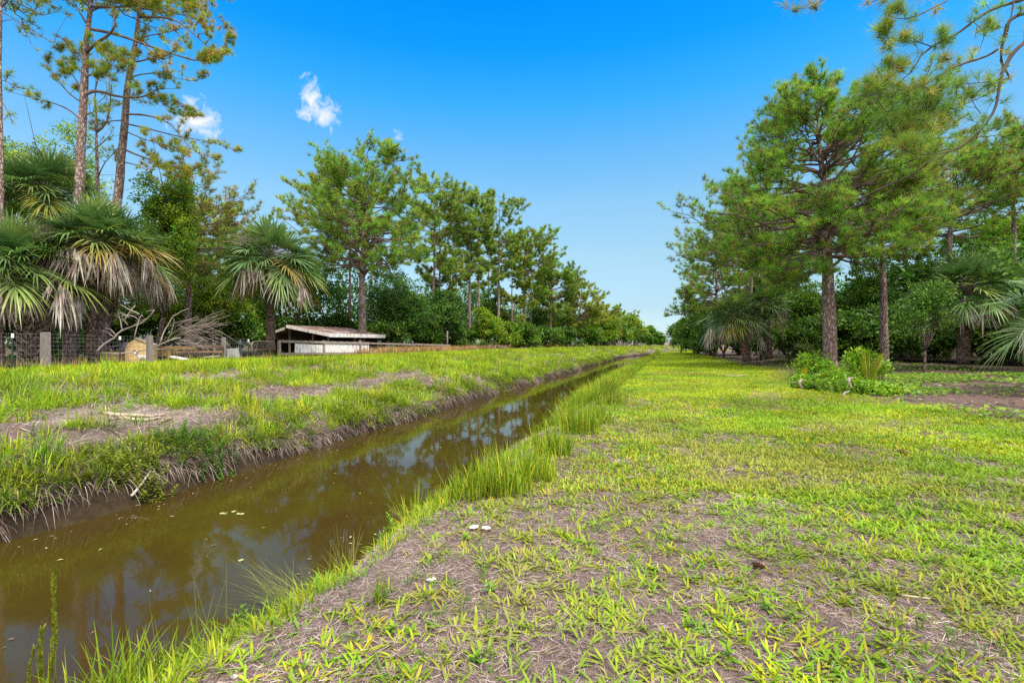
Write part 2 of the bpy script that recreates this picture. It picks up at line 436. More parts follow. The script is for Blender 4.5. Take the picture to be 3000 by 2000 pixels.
# ------------------------------------------------------------------ canal water
wm = MB()
uw = np.concatenate([np.linspace(-60, 70, 30), np.linspace(74, 300, 40)])
A = np.stack(uv2xy(uw, -8.6 + shift(uw)) + (np.full_like(uw, WATER),), -1); B = np.stack(uv2xy(uw, -2.3 + shift(uw)) + (np.full_like(uw, WATER),), -1)
q = np.arange(len(uw) - 1)[:, None]
wm.add(np.concatenate([A, B]), np.concatenate([q, q + 1, q + 1 + len(uw), q + len(uw)], 1), (.05, .04, .015))
m, nt, o_ = newmat('murky_water'); L = nt.links.new
tcn = nd(nt, 'ShaderNodeTexCoord')
n0 = nd(nt, 'ShaderNodeTexNoise', i_Scale=.5, i_Detail=5.); L(tcn.outputs['Object'], n0.inputs['Vector'])
r0 = ramp(nt, [(.35, (.034, .021, .006)), (.62, (.042, .034, .004))]); L(n0.outputs['Fac'], r0.inputs[0])
p = nd(nt, 'ShaderNodeBsdfPrincipled', i_Roughness=.035, i_IOR=1.27); L(r0.outputs[0], p.inputs['Base Color'])
nw = nd(nt, 'ShaderNodeTexNoise', i_Scale=2.2, i_Detail=3.); mp = nd(nt, 'ShaderNodeMapping'); mp.inputs['Rotation'].default_value = (0, 0, ANG)
mp.inputs['Scale'].default_value = (1., .5, 1); L(tcn.outputs['Object'], mp.inputs[0]); L(mp.outputs[0], nw.inputs['Vector'])
b = nd(nt, 'ShaderNodeBump', i_Strength=.05, i_Distance=.05); L(nw.outputs['Fac'], b.inputs['Height']); L(b.outputs[0], p.inputs['Normal'])
L(p.outputs[0], o_.inputs[0])
tag(wm.build('canal_water', m), kind='structure')
fl = MB(); rf = np.random.default_rng(8); n = 900
u = 1 + 60 * rf.random(n) ** 1.5; e = rf.random(n); v = np.where(e < .45, -7.35 + abs(rf.normal(size=n)) * .35, np.where(e < .7, -3.35 - abs(rf.normal(size=n)) * .25, -3.4 - 3.9 * rf.random(n)))
x, y = uv2xy(u, v); a = rf.random(n) * 6.283; L_ = .02 + .05 * rf.random(n)
leaves(fl, np.stack([x, y, np.full(n, WATER + .004)], 1), np.stack([np.cos(a), np.sin(a), 0 * a], 1), np.tile(UP, (n, 1)), L_, L_ * (.15 + .4 * rf.random(n)), pal(rf, n, [(.34, .29, .20), (.22, .16, .10), (.36, .36, .16), (.14, .10, .06)], .2))
tag(fl.build('floating_leaves', M_STRAW), 'small dead leaves and straw flecks floating on the brown canal water', 'leaves', kind='stuff')

# ------------------------------------------------------------------ grass as stuff
G_LAWN = [(.31, .42, .012), (.24, .40, .014), (.40, .43, .016), (.17, .35, .018), (.46, .40, .04)]
G_LUSH = [(.24, .39, .016), (.32, .43, .018), (.17, .31, .02), (.39, .43, .03)]
G_DRY = [(.40, .31, .23), (.31, .235, .19), (.5, .41, .33), (.25, .18, .15)]
def inview(x, y, pad=.12):
    return (y > .9) & (np.abs(x) < y * (1.0586 + pad) + .6)
def tufts(mb, x, y, nb, L0, W0, el=(35, 85), B=(.15, .6), cols=G_LUSH, w=None, spread=.05, var=.18, dull=None, zoff=-.01, prof=(.7, 1., .7), tip=None):
    """one tuft of nb blades at every point"""
    m = len(x)
    if not m: return
    z = H(x, y)
    n = m * nb
    k = np.repeat(np.arange(m), nb)
    L0 = np.broadcast_to(L0, (m,))[k] * (.55 + .6 * rng.random(n)); W0 = np.broadcast_to(W0, (m,))[k] * (.7 + .6 * rng.random(n))
    a = rng.random(n) * 2 * math.pi; e = np.radians(el[0] + (el[1] - el[0]) * rng.random(n))
    D = np.stack([np.cos(a) * np.cos(e), np.sin(a) * np.cos(e), np.sin(e)], 1)
    sp = np.broadcast_to(spread, (m,))[k] * np.sqrt(rng.random(n)); a2 = a + .6 * rng.normal(size=n)
    P = np.stack([x[k] + sp * np.cos(a2), y[k] + sp * np.sin(a2), z[k] + zoff], 1)
    base = pal(rng, m, cols, var, w)[k]
    if dull is not None:      # worn, drier or ranker patches of the sward
        t1 = smooth(.5, .68, fbm(x * .33, y * .33, 67))[k][:, None] * .75; t2 = smooth(.52, .7, fbm(x * .5 + 9, y * .5, 68))[k][:, None] * .7
        base = base * (1 - t1) + np.array(dull[0]) * t1; base = base * (1 - t2) + np.array(dull[1]) * t2
    C = np.clip(base * (.85 + .3 * rng.random((n, 1))), 0, .9)
    blades(mb, P, D, L0, W0, B[0] + (B[1] - B[0]) * rng.random(n), C, prof, tipC=None if tip is None else np.clip(C * np.asarray(tip), 0, .9))
def scatter(n, x0, x1, y0, y1, fn):
    x = x0 + (x1 - x0) * rng.random(n); y = y0 + (y1 - y0) * rng.random(n)
    u, v = xy2uv(x, y)
    keep = inview(x, y) & (rng.random(n) < fn(u, v))
    return x[keep], y[keep]
def scat_uv(n, u0, u1, v0, v1, fn, bend=True):
    u = u0 + (u1 - u0) * rng.random(n); v = v0 + (v1 - v0) * rng.random(n)
    if bend: v = v + shift(u)
    keep = rng.random(n) < fn(u, v)
    x, y = uv2xy(u[keep], v[keep])
    k = inview(x, y)
    return x[k], y[k]

# mown lawn of broad-bladed runners
lg = MB()
def near_density(u, v):
    clump = (.22 + .78 * smooth(.38, .62, fbm(u * 4.2, v * 4.2, 61))) * (.4 + .6 * smooth(.3, .55, fbm(u * .9, v * .9, 62)))
    # sparser towards the canal edge and in the straw in front
    s = .35 + .65 * smooth(-1.9, 1.2, v)
    return np.clip(lawn_mask(u, v) * clump * s * 1.1 + .02 * smooth(-2.4, -2, v), 0, 1)
def mid_density(u, v):
    return np.clip(lawn_mask(u, v) * (.3 + .75 * smooth(.32, .56, fbm(u * 1.9, v * 1.9, 63))) * (.5 + .5 * smooth(-1.5, .5, v)), 0, 1)
DULL = ((.27, .29, .05), (.17, .33, .015))
x, y = scatter(19000, -2.5, 6.5, 1.1, 5.2, near_density)
tufts(lg, x, y, 7, .104, .0122, (6, 52), (.05, .4), G_LAWN, [3, 3.5, 2, 3, .4], .045, .22, dull=DULL, zoff=.0, prof=(.8, 1., .85))
x, y = scatter(42000, -1, 13, 5.2, 11.5, mid_density)
tufts(lg, x, y, 5, .095, .015, (15, 65), (.05, .35), G_LAWN, [4, 3, 2.5, 2.5, .9], .05, .2, dull=DULL, zoff=.0, prof=(.9, .9))
x, y = scatter(52000, 0, 22, 11.5, 32, lambda u, v: lawn_mask(u, v) * (.4 + .6 * smooth(.3, .5, fbm(u * .8, v * .8, 64))))
tufts(lg, x, y, 5, .11, .018, (20, 70), (.05, .3), G_LAWN, [5, 3, 3, 2, .9], .08, .2, dull=DULL, zoff=.0, prof=(1., .8))
x, y = scat_uv(26000, 30, 110, -2.2, 7, lambda u, v: lawn_mask(u, v))
tufts(lg, x, y, 4, .17, .035, (25, 75), (.05, .3), G_LAWN, [5, 4, 2, 1, .5], .15, .2, zoff=.0, prof=(1.,))
# dead and dark blades among the green
x, y = scatter(5200, -2.6, 9, 1.1, 9, lambda u, v: lawn_mask(u, v) * .8)
tufts(lg, x, y, 5, .085, .0042, (2, 40), (.0, .3), [(.36, .28, .20), (.28, .20, .15), (.42, .34, .14)], None, .05, .2, zoff=.0, prof=(.9, .9))
x, y = scatter(2400, -2.6, 11, 1.1, 11, lambda u, v: lawn_mask(u, v) * smooth(.45, .65, fbm(u * .7, v * .7, 66)))
tufts(lg, x, y, 9, .11, .006, (35, 85), (.05, .5), [(.09, .22, .02), (.13, .27, .02)], None, .03, .2, zoff=.0)
tag(lg.build('lawn_grass', M_GRASS), 'mown yellow green lawn grass thinning to bare thatch beside the canal', 'grass', kind='stuff')

# grass on the two banks
bk = MB()
def far_slope(u, v):
    vv = v - shift(u)
    cover = smooth(.36, .58, fbm(u * .55, vv * .8, 71)) * (.35 + .65 * smooth(.3, .6, fbm(u * 1.7, vv * 1.7, 72)))
    bare = smooth(11, 5, u) * smooth(-15, -13.5, vv) * .15          # the bare stretch opposite the camera
    return np.clip(cover * (1 - bare) * (1 - .95 * bank_sand(u, v)) + .1 * smooth(16, 24, u), 0, 1)
for (u0, u1, n, nb, Ls, Ws) in ((-4, 16, 9500, 22, .42, .014), (16, 36, 7500, 16, .46, .02), (36, 70, 7200, 12, .45, .034), (70, 125, 5200, 9, .5, .065)):
    x, y = scat_uv(n, u0, u1, -15.2, -7.9, far_slope)
    s = .4 + 1.15 * rng.random(len(x)) ** 2.2
    tufts(bk, x, y, nb, Ls * s, Ws, (30, 88), (.15, .75), G_LUSH, [3, 3, 2, 1.6], .12 * s, .22)
x, y = scat_uv(900, -4, 60, -15, -8, lambda u, v: smooth(.4, .6, fbm(u * .4 + 7, v * .5, 78)))
tufts(bk, x, y, 34, .55 + .35 * rng.random(len(x)), .014, (45, 88), (.15, .8), G_LUSH, None, .14, .2)
x, y = scat_uv(2800, -4, 45, -15.2, -8, lambda u, v: .3 + .7 * smooth(.4, .6, fbm(u * .6 + 3, v * .8, 76)))
tufts(bk, x, y, 16, .26 + .22 * rng.random(len(x)), .008, (10, 80), (.2, .9), [(.33, .28, .20), (.27, .21, .165), (.40, .34, .27), (.22, .23, .06)], None, .12, .2)
# lush crest in front of the fence
for (u0, u1, n, nb, Ls, Ws) in ((-2, 24, 5200, 16, .31, .014), (24, 55, 6200, 12, .28, .024), (55, 130, 7000, 8, .3, .05)):
    x, y = scat_uv(n, u0, u1, -22.5, -14.2, lambda u, v: .5 + .5 * smooth(.35, .5, fbm(u * .7, v * .7, 73)))
    tufts(bk, x, y, nb, Ls * (.5 + .8 * rng.random(len(x))), Ws, (45, 88), (.1, .55), [(.25, .40, .012), (.33, .42, .012), (.18, .34, .015), (.40, .42, .02)], None, .15, .16)
# fringe at the waterline and along the near bank
x, y = scat_uv(3000, -2, 70, -8.6, -7.65, lambda u, v: smooth(.3, .55, fbm(u * .8, v, 74)))
tufts(bk, x, y, 22, .30 + .35 * rng.random(len(x)) ** 2, .014, (25, 85), (.3, .9), [(.16, .25, .02), (.25, .29, .03), (.10, .17, .02)], None, .1, .2)
def near_edge(u, v):
    return np.clip(smooth(.44, .62, fbm(u * .5, v * .5 + 2, 75)) * smooth(2.5, 4.5, u) + smooth(13, 20, u), 0, 1) * .9
for (u0, u1, n, nb, Ls, Ws) in ((1.5, 6, 260, 22, .26, .008), (5.0, 14, 1000, 26, .54, .0095), (14, 34, 2600, 20, .62, .016), (34, 75, 3200, 12, .55, .034)):
    x, y = scat_uv(n, u0, u1, -3.1, -2.05, near_edge)
    tufts(bk, x, y, nb, Ls * (.6 + .7 * rng.random(len(x))), Ws, (48, 89), (.1, .55), [(.22, .36, .015), (.30, .40, .018), (.15, .28, .02), (.36, .38, .04)], None, .12, .2)
# a sparser rim of young blades at the foot of the picture
x, y = scat_uv(900, .5, 8, -3.0, -2.2, lambda u, v: .85 * smooth(.35, .6, fbm(u * 1.3, v, 79)))
tufts(bk, x, y, 9, .22, .009, (30, 85), (.1, .6), G_LUSH, None, .05, .2)
tag(bk.build('bank_grass', M_GRASS), 'lush bright green grass tufts covering both canal banks', 'grass', kind='stuff')

# dry seeding grass along the rail fence
dg = MB()
for (u0, u1, n) in ((33, 62, 2600), (62, 95, 1400)):
    x, y = scat_uv(n, u0, u1, -25.2, -21.8, lambda u, v: .35 + .65 * smooth(.4, .6, fbm(u * .5, v, 81)))
    tufts(dg, x, y, 9, .85, .03, (68, 89), (.02, .25), [(.33, .27, .10), (.42, .33, .18), (.27, .25, .06), (.36, .25, .14)], None, .15, .15, tip=(1.2, .95, 1.0))
x, y = scat_uv(420, 4, 33, -26.5, -23.4, lambda u, v: .5 + 0 * u)
tufts(dg, x, y, 8, .7, .016, (62, 89), (.02, .3), [(.33, .29, .08), (.22, .25, .04), (.36, .28, .14)], None, .15, .15)
tag(dg.build('tall_dry_grass', M_STRAW), 'tall tan seeding grass standing along the weathered rail fence', 'grass', kind='stuff')

# fallen straw and pine needles on the ground
st = MB()
def straw(n, xs, ys, fn, L0, W0, cols, lift=(2, 16), hz=.012):
    x, y = scatter(n, xs[0], xs[1], ys[0], ys[1], fn)
    m = len(x); a = rng.random(m) * 2 * math.pi; e = np.radians(lift[0] + (lift[1] - lift[0]) * (rng.random(m) - .4))
    D = np.stack([np.cos(a) * np.cos(e), np.sin(a) * np.cos(e), np.sin(e)], 1)
    P = np.stack([x, y, H(x, y) + hz * rng.random(m)], 1)
    S = nrm(np.stack([-np.sin(a), np.cos(a), .5 * rng.normal(size=m)], 1))
    blades(st, P, D, L0 * (.4 + .9 * rng.random(m)), W0 * (.6 + .8 * rng.random(m)), .12 * (rng.random(m) - .3), pal(rng, m, cols, .25), (1., 1.), S=S)
ST_NEAR = [(.26, .195, .18), (.37, .31, .29), (.19, .13, .115), (.46, .40, .375), (.13, .09, .08)]
straw(105000, (-3, 5.2), (1.1, 4.8), lambda u, v: smooth(-3.2, -2.7, v) * .95, .088, .0021, ST_NEAR)
straw(60000, (-2, 10), (4.6, 9.5), lambda u, v: smooth(-3.1, -2.6, v) * (1 - .45 * mid_density(u, v)), .11, .0042, ST_NEAR)
def bank_fn(u, v):
    return smooth(-15.6, -14.6, v) * smooth(-7.5, -7.8, v) * (.3 + .7 * smooth(.35, .6, fbm(u * .6, v * .9, 83)))
straw(120000, (-26, 3), (4, 26), bank_fn, .26, .009, [(.33, .275, .25), (.44, .37, .34), (.22, .165, .15), (.28, .215, .195), (.16, .115, .10)], (0, 55), .06)
# straw and root curtain hanging over the far water edge
u = -3 + 45 * rng.random(9000); v = -7.75 + .25 * (rng.random(9000) - .5) + .0 * u
kk = rng.random(9000) < (.25 + .75 * smooth(.42, .6, fbm(u * .8, 0 * u, 85))); u, v = u[kk], v[kk]
x, y = uv2xy(u, v); m_ = len(x)
D = nrm(np.stack([SA * .5 * rng.normal(size=m_) + CA * (.9 + .3 * rng.normal(size=m_)), CA * .5 * rng.normal(size=m_) - SA * .8, .15 + .4 * rng.normal(size=m_)], 1))
blades(st, np.stack([x, y, H(x, y) + .03], 1), D, .36 * (.3 + 1.0 * rng.random(m_)), .0065, .75 + .3 * rng.random(m_), pal(rng, m_, [(.25, .20, .18), (.17, .13, .115), (.34, .29, .26), (.10, .075, .06)], .2), (1., 1., .8))
tag(st.build('dry_straw', M_STRAW), 'fallen dry straw and pine needles strewn over the bare banks', 'straw', kind='stuff')
# ------------------------------------------------------------------ pines
PINE_G = [(.12, .27, .035), (.16, .31, .04), (.09, .21, .034), (.21, .31, .042), (.17, .16, .05)]
PINE_Y = [(.19, .31, .04), (.25, .33, .045), (.13, .27, .035), (.23, .25, .05), (.17, .18, .05)]
PINE_B = [(.14, .27, .055), (.18, .30, .055), (.11, .21, .05), (.23, .30, .06)]
GOLD = 2.399963

def bez(a, b, c, n):
    t = np.linspace(0, 1, n)[:, None]
    return a * (1 - t) ** 2 + 2 * b * t * (1 - t) + c * t * t

class Pine:
    """trunk + limbs + needle tufts, in metres about the tree's own base; extents are read off the photograph at distance Y"""
    def __init__(s, name, label, px, Y, trunk, r0, seed, group='pines', base_z=None, cat='pine tree', barkm=None):
        s.Y = Y; s.px = px; s.rng = np.random.default_rng(seed)
        x, y, z = at(px, Y)
        if base_z is not None: z = base_z
        s.gz = z - .1
        s.root = thing(name, label, cat, (x, y, s.gz), group)
        s.tm = MB(); s.bc = (.17, .125, .115); s.bm = MB(); s.lm = MB(); s.tp = []; s.ta = []; s.td = []
        s.barkm = barkm or M_BARK
        tr = [s.loc(p, q) for p, q in trunk]
        tr[0][2] = 0
        tr = np.array(tr)
        # resample, with a flare at the foot and slight wander
        zz = np.concatenate([[0, .25, .6], np.linspace(1.2, tr[-1, 2], 26)])
        s.ax = np.stack([np.interp(zz, tr[:, 2], tr[:, 0]), .03 * np.sin(zz * .8 + seed), zz], 1)
        s.ax[:, 0] += .025 * np.sin(zz * 1.1 + seed)
        tt = zz / zz[-1]
        s.r = r0 * (1 - .90 * tt ** 1.25); s.r[0] *= 1.28; s.r[1] *= 1.12
        s.top = zz[-1]; s.zz = zz
        tube(s.tm, s.ax, s.r, 14, (.25, .19, .18), .06, s.rng)
    def loc(s, px, py, dy=0.):
        return np.array([(px - s.px) / F * s.Y, dy, zat(py, s.Y) - s.gz])
    def axis(s, z):
        return np.array([np.interp(z, s.zz, s.ax[:, 0]), np.interp(z, s.zz, s.ax[:, 1]), z])
    def rad(s, z):
        return float(np.interp(z, s.zz, s.r))
    def tuft(s, p, a, d):
        s.tp.append(p); s.ta.append(a); s.td.append(d)
    def limb(s, pts, r1, r2=.012, twigs=7, tl=None, t0=.35, dens=1., dead=0.):
        rng = s.rng; pts = np.asarray(pts, float)
        n = len(pts)
        tube(s.bm, pts, np.linspace(r1, r2, n) if n > 2 else [r1, r2], 5 if r1 > .03 else 4, s.bc)
        L = np.linalg.norm(np.diff(pts, axis=0), axis=1).sum()
        cum = np.concatenate([[0], np.cumsum(np.linalg.norm(np.diff(pts, axis=0), axis=1))]) / max(L, 1e-6)
        tl = tl or min(1.7, max(.55, .27 * L))
        for q in range(twigs):
            t = t0 + (1 - t0) * (q + rng.random()) / twigs
            if q == twigs - 1: t = 1.
            b = np.array([np.interp(t, cum, pts[:, k]) for k in range(3)])
            b2 = np.array([np.interp(max(t - .12, 0), cum, pts[:, k]) for k in range(3)])
            d = nrm(b - b2 + 1e-6)
            lat = rng.normal(size=3); lat -= d * lat.dot(d); lat = nrm(lat)
            dr = nrm(d * (.8 if t < 1 else 1.6) + lat * (.9 if t < 1 else .2) + [0, 0, .28])
            l = tl * (.55 + .7 * rng.random()) * (1.15 - .35 * t)
            e = b + dr * l; e[2] += .12 * l
            path = bez(b, b + dr * l * .5 - [0, 0, .08 * l], e, 4)
            tube(s.bm, path, [r2 * 1.1, r2 * .9, r2 * .8, r2 * .6], 3, (.15, .11, .10), cap=False)
            if rng.random() < dead: continue
            k = max(1, int(round(dens * (2.4 + l * 3.6))))
            for g in range(k):
                u = .3 + .7 * (g + rng.random() * .7) / k
                i = u * 3; i0 = min(int(i), 2); pp = path[i0] + (path[i0 + 1] - path[i0]) * (i - i0)
                off = nrm(rng.normal(size=3)) * (.10 + .22 * rng.random()) * min(1, l); off[2] = abs(off[2]) * .6
                if u < .95:
                    tube(s.bm, [pp, pp + off], [r2 * .55, r2 * .4], 3, (.14, .10, .09), cap=False)
                    pp = pp + off
                s.tuft(pp, nrm(dr * .6 + [0, 0, .55] + off * 1.2), u)
    def limb_px(s, path, r1, dep=None, **kw):
        """a limb traced in the photograph, given its own depth by leaning towards or away"""
        dep = dep if dep is not None else (s.rng.random() - .5) * 1.3
        p0 = path[0]
        pts = np.array([s.loc(x, y) for x, y in path])
        pts[0] = s.axis(min(max(pts[0, 2], .3), s.top)) if kw.pop('fix', True) else pts[0]
        pts[:, 1] += dep * np.abs(pts[:, 0] - pts[0, 0]) + pts[0, 1]
        # refine
        t = np.linspace(0, len(pts) - 1, (len(pts) - 1) * 2 + 1)
        pts = np.stack([np.interp(t, np.arange(len(pts)), pts[:, k]) for k in range(3)], 1)
        pts[1:-1] = .25 * pts[:-2] + .5 * pts[1:-1] + .25 * pts[2:]
        s.limb(pts, r1, **kw)
    def cluster_px(s, cx, cy, rx, ry, n):
        """needle tufts round a point of the photograph, each on a twig from the nearest limb"""
        rng = s.rng
        bv = np.concatenate(s.bm.v)
        for q in range(n):
            a = rng.random() * 6.283; r = math.sqrt(rng.random())
            p = s.loc(cx + rx * r * math.cos(a), cy + ry * r * math.sin(a))
            i = np.argmin(((bv - p) * [1, .15, 1])[:, 0] ** 2 + ((bv - p)[:, 2]) ** 2)
            p[1] = bv[i, 1] + (rng.random() - .5) * .06 * (rx + ry) / F * s.Y * 4
            if q % 3 == 0 and np.linalg.norm(bv[i] - p) < 2.5:
                m = (bv[i] + p) / 2 + rng.normal(size=3) * .08 - [0, 0, .06]
                tube(s.bm, bez(bv[i], m, p, 4), [.014, .012, .010, .008], 3, (.14, .10, .09), cap=False)
            s.tuft(p, nrm(nrm(p - bv[i] + 1e-3) * .5 + [0, 0, .6] + rng.normal(size=3) * .25), rng.random())
    def fill(s, prof, nb, cb=None, twigs=7, dens=1., rise=(.02, .85), tl=None, jit=(.72, 1.06), dead=0., t0=.3):
        rng = s.rng
        pz = np.array([zat(p[0], s.Y) - s.gz for p in prof]); o = np.argsort(pz)
        xl = np.array([(p[1] - s.px) / F * s.Y for p in prof])[o]; xr = np.array([(p[2] - s.px) / F * s.Y for p in prof])[o]
        pz = pz[o]
        cb = (zat(cb, s.Y) - s.gz) if cb else pz[0] - .8
        grid = np.linspace(pz[0], pz[-1], 60)
        wgt = (np.interp(grid, pz, xr - xl)) + .4; wgt /= wgt.sum()
        for q in range(nb):
            ze = rng.choice(grid, p=wgt) + (rng.random() - .5) * .3
            t = (ze - pz[0]) / (pz[-1] - pz[0] + 1e-6)
            a = q * GOLD + rng.normal() * .35
            c, sn = math.cos(a), math.sin(a)
            axz = s.axis(min(ze, s.top))
            l_ = max(.3, axz[0] - np.interp(ze, pz, xl)); r_ = max(.3, np.interp(ze, pz, xr) - axz[0])
            Rr = ((r_ if c > 0 else l_) * abs(c) + .5 * (l_ + r_) * abs(sn)) / (abs(c) + abs(sn)) * 1.18
            Rr *= jit[0] + (jit[1] - jit[0]) * rng.random()
            k = rise[0] + (rise[1] - rise[0]) * max(t, 0) + .1 * rng.normal()
            zs = min(max(ze - k * Rr, cb), s.top - .1)
            S = s.axis(zs)
            E = np.array([axz[0] + c * Rr, axz[1] + sn * Rr, ze])
            m = S + (E - S) * .5; m[2] = zs + (.2 + .25 * rng.random()) * (ze - zs) + .05 * Rr * rng.normal(); m += rng.normal(size=3) * .06 * Rr
            pts = bez(S, m, E, 7); pts[1:-1] += rng.normal(size=(5, 3)) * .035 * Rr
            s.limb(pts, min(.42 * s.rad(zs) + .01, .012 + .018 * Rr), .010 + .002 * Rr, twigs, tl, t0, dens, dead)
    def done(s, nn=20, nl=.36, nw=.036, cols=PINE_G, w=None, leafm=None):
        s.tm.build('trunk', s.barkm, s.root)
        if s.bm.n: s.bm.build('branches', M_TWIG, s.root)
        rng = s.rng; m = len(s.tp)
        if m:
            P = np.array(s.tp); A = np.array(s.ta); k = np.repeat(np.arange(m), nn)
            n = m * nn
            q = rng.normal(size=(n, 3)); q /= np.linalg.norm(q, axis=1, keepdims=True)
            D = nrm(A[k] * .75 + q * .95)
            C = pal(rng, m, cols, .2, w)
            C = np.clip(C[k] * (.8 + .4 * rng.random((n, 1))), 0, .9)
            L = nl * (.65 + .55 * rng.random(n)); W = np.full(n, nw)
            Pn = P[k] + (A[k]) * (.12 * (rng.random((n, 1)) - .6))
            needles(s.lm, Pn, D, L, W, C, rng)
            s.lm.build('crown', leafm or M_NEEDLE, s.root)
        return s.root

# the pair of tall pines behind the palms
p = Pine('pine_tree', 'tallest straight pine rising behind the shaggy palms and out of the top of the photo', 205, 25, [(205, 1050), (218, 800), (235, 509), (237, 421), (243, 306), (249, 214), (256, 107), (262, 60), (264, 0), (266, -260)], .31, 11)
for path, r in (([(264, 31), (283, 15), (310, 8), (325, -15)], .06), ([(262, 82), (306, 78), (364, 86), (402, 94), (490, 107), (532, 92), (555, 57)], .085),
                ([(258, 155), (291, 134), (344, 126), (367, 111), (375, 99), (369, 73), (356, 23)], .095), ([(246, 278), (264, 260), (291, 260), (314, 268), (367, 266), (398, 253), (421, 226), (459, 222)], .10),
                ([(256, 76), (237, 42), (210, 0), (190, -40)], .06), ([(250, 190), (230, 157), (214, 142)], .04), ([(240, 265), (199, 222), (168, 187), (126, 161), (77, 126)], .045),
                ([(240, 300), (184, 264), (153, 230), (111, 188), (95, 160)], .045), ([(238, 355), (203, 318), (153, 295), (107, 283), (8, 253)], .05), ([(242, 335), (270, 328), (306, 318)], .04),
                ([(252, 225), (290, 222), (340, 235), (400, 240)], .05), ([(250, 140), (200, 130), (150, 90)], .03), ([(262, 20), (210, -30), (100, -60)], .05), ([(262, 15), (400, 40), (520, 20), (600, 30)], .06)):
    p.limb_px(path, r, twigs=6, tl=.8, dens=.45, t0=.45)
for cl in ((350, 165, 35, 22, 34), (385, 190, 40, 22, 40), (330, 215, 30, 16, 24), (415, 225, 30, 14, 26), (400, 262, 55, 14, 34), (455, 270, 40, 16, 30), (505, 300, 40, 14, 30), (545, 315, 22, 8, 12), (310, 150, 15, 10, 10), (280, 120, 12, 12, 8),
           (115, 100, 20, 12, 14), (85, 122, 14, 9, 8), (90, 140, 14, 6, 6), (140, 172, 22, 14, 18), (205, 172, 16, 12, 12), (205, 240, 12, 12, 10), (122, 195, 10, 8, 6), (230, 130, 10, 10, 8), (170, 165, 16, 8, 8), (120, 297, 14, 8, 8),
           (275, 190, 18, 10, 10), (305, 235, 16, 10, 10), (530, 80, 45, 30, 80), (470, 28, 55, 24, 70), (590, 18, 30, 30, 50), (420, 18, 55, 20, 54), (510, 70, 34, 22, 40), (600, 60, 28, 30, 34), (370, 8, 25, 12, 14), (560, 45, 40, 20, 26)):
    p.cluster_px(*cl)
p.fill([(-30, 120, 420), (-110, 30, 500), (-260, 60, 480), (-400, 160, 380)], 34, twigs=7, dens=.8)
p.done(34, .30, .022, [(.24, .31, .04), (.30, .33, .05), (.15, .27, .04), (.18, .33, .05), (.27, .22, .08)])

p = Pine('pine_tree', 'tall pine leaning right behind the big shaggy palms, with long drooping thin branches', 288, 26.5, [(288, 1050), (300, 880), (325, 700), (350, 536), (356, 440), (367, 344), (375, 249), (387, 191), (398, 107), (408, 8), (418, -220)], .29, 12)
for path, r in (([(368, 333), (421, 341), (478, 356), (543, 383), (597, 452), (643, 486), (685, 497)], .06), ([(358, 432), (429, 463), (490, 478), (528, 490)], .06), ([(356, 470), (413, 482), (444, 509)], .04),
                ([(366, 360), (421, 367), (497, 383), (574, 386), (647, 406)], .05), ([(398, 100), (459, 161), (509, 207), (562, 218), (612, 207)], .06), ([(404, 46), (478, 54), (536, 69), (597, 126), (643, 165)], .07),
                ([(390, 180), (440, 195), (528, 214), (574, 268), (628, 290)], .05), ([(369, 350), (345, 355), (320, 362), (298, 383)], .04), ([(360, 420), (335, 425), (300, 440)], .03), ([(396, 110), (470, 125), (560, 150), (645, 165)], .04),
                ([(380, 225), (470, 215), (540, 245), (590, 255)], .035), ([(365, 380), (430, 410), (500, 430), (560, 440)], .035), ([(405, 20), (500, 10), (580, -10)], .05)):
    p.limb_px(path, r, twigs=8, tl=.75, dens=.35, t0=.35)
for cl in ((640, 165, 10, 22, 10), (620, 238, 18, 14, 14), (595, 205, 16, 10, 8), (505, 215, 16, 26, 22), (500, 190, 12, 10, 8), (625, 85, 14, 18, 14), (640, 125, 10, 18, 10), (520, 370, 22, 10, 14), (600, 390, 30, 8, 12), (650, 405, 12, 8, 8),
           (530, 498, 45, 20, 44), (590, 480, 30, 18, 26), (480, 478, 30, 14, 22), (440, 455, 18, 14, 16), (420, 430, 14, 18, 14), (520, 440, 26, 20, 22), (690, 498, 12, 8, 8), (430, 100, 20, 14, 14), (415, 170, 14, 18, 10), (450, 400, 18, 12, 12), (480, 420, 16, 10, 10), (610, 30, 22, 26, 26), (560, 20, 30, 20, 24), (430, 130, 20, 10, 10)):
    p.cluster_px(*cl)
p.fill([(-40, 330, 560), (-120, 280, 600), (-260, 320, 580), (-380, 380, 500)], 26, twigs=7, dens=.8)
p.done(32, .28, .022, [(.23, .28, .05), (.28, .31, .05), (.16, .26, .04), (.25, .19, .07)])

p = Pine('pine_tree', 'thin forked pine with bare grey twigs standing between the two tall pine trunks', 287, 30, [(287, 1045), (287, 700), (285, 501), (283, 421), (285, 344), (277, 287), (281, 214), (285, 150)], .17, 13)
for path, r in (([(286, 385), (318, 360), (325, 287), (330, 240)], .08), ([(283, 430), (330, 420), (355, 405)], .04), ([(283, 300), (300, 285), (310, 250)], .03), ([(283, 440), (262, 420), (245, 380)], .03), ([(285, 520), (330, 480), (400, 470)], .04), ([(285, 370), (260, 340), (250, 300)], .03), ([(280, 250), (300, 225), (330, 215)], .025)):
    p.limb_px(path, r, twigs=5, tl=.7, dens=.4, t0=.4)
for cl in ((275, 365, 22, 16, 22), (340, 300, 16, 12, 10), (300, 220, 18, 14, 12), (350, 300, 20, 10, 10)):
    p.cluster_px(*cl)
p.done(16, .24, .022, PINE_Y)

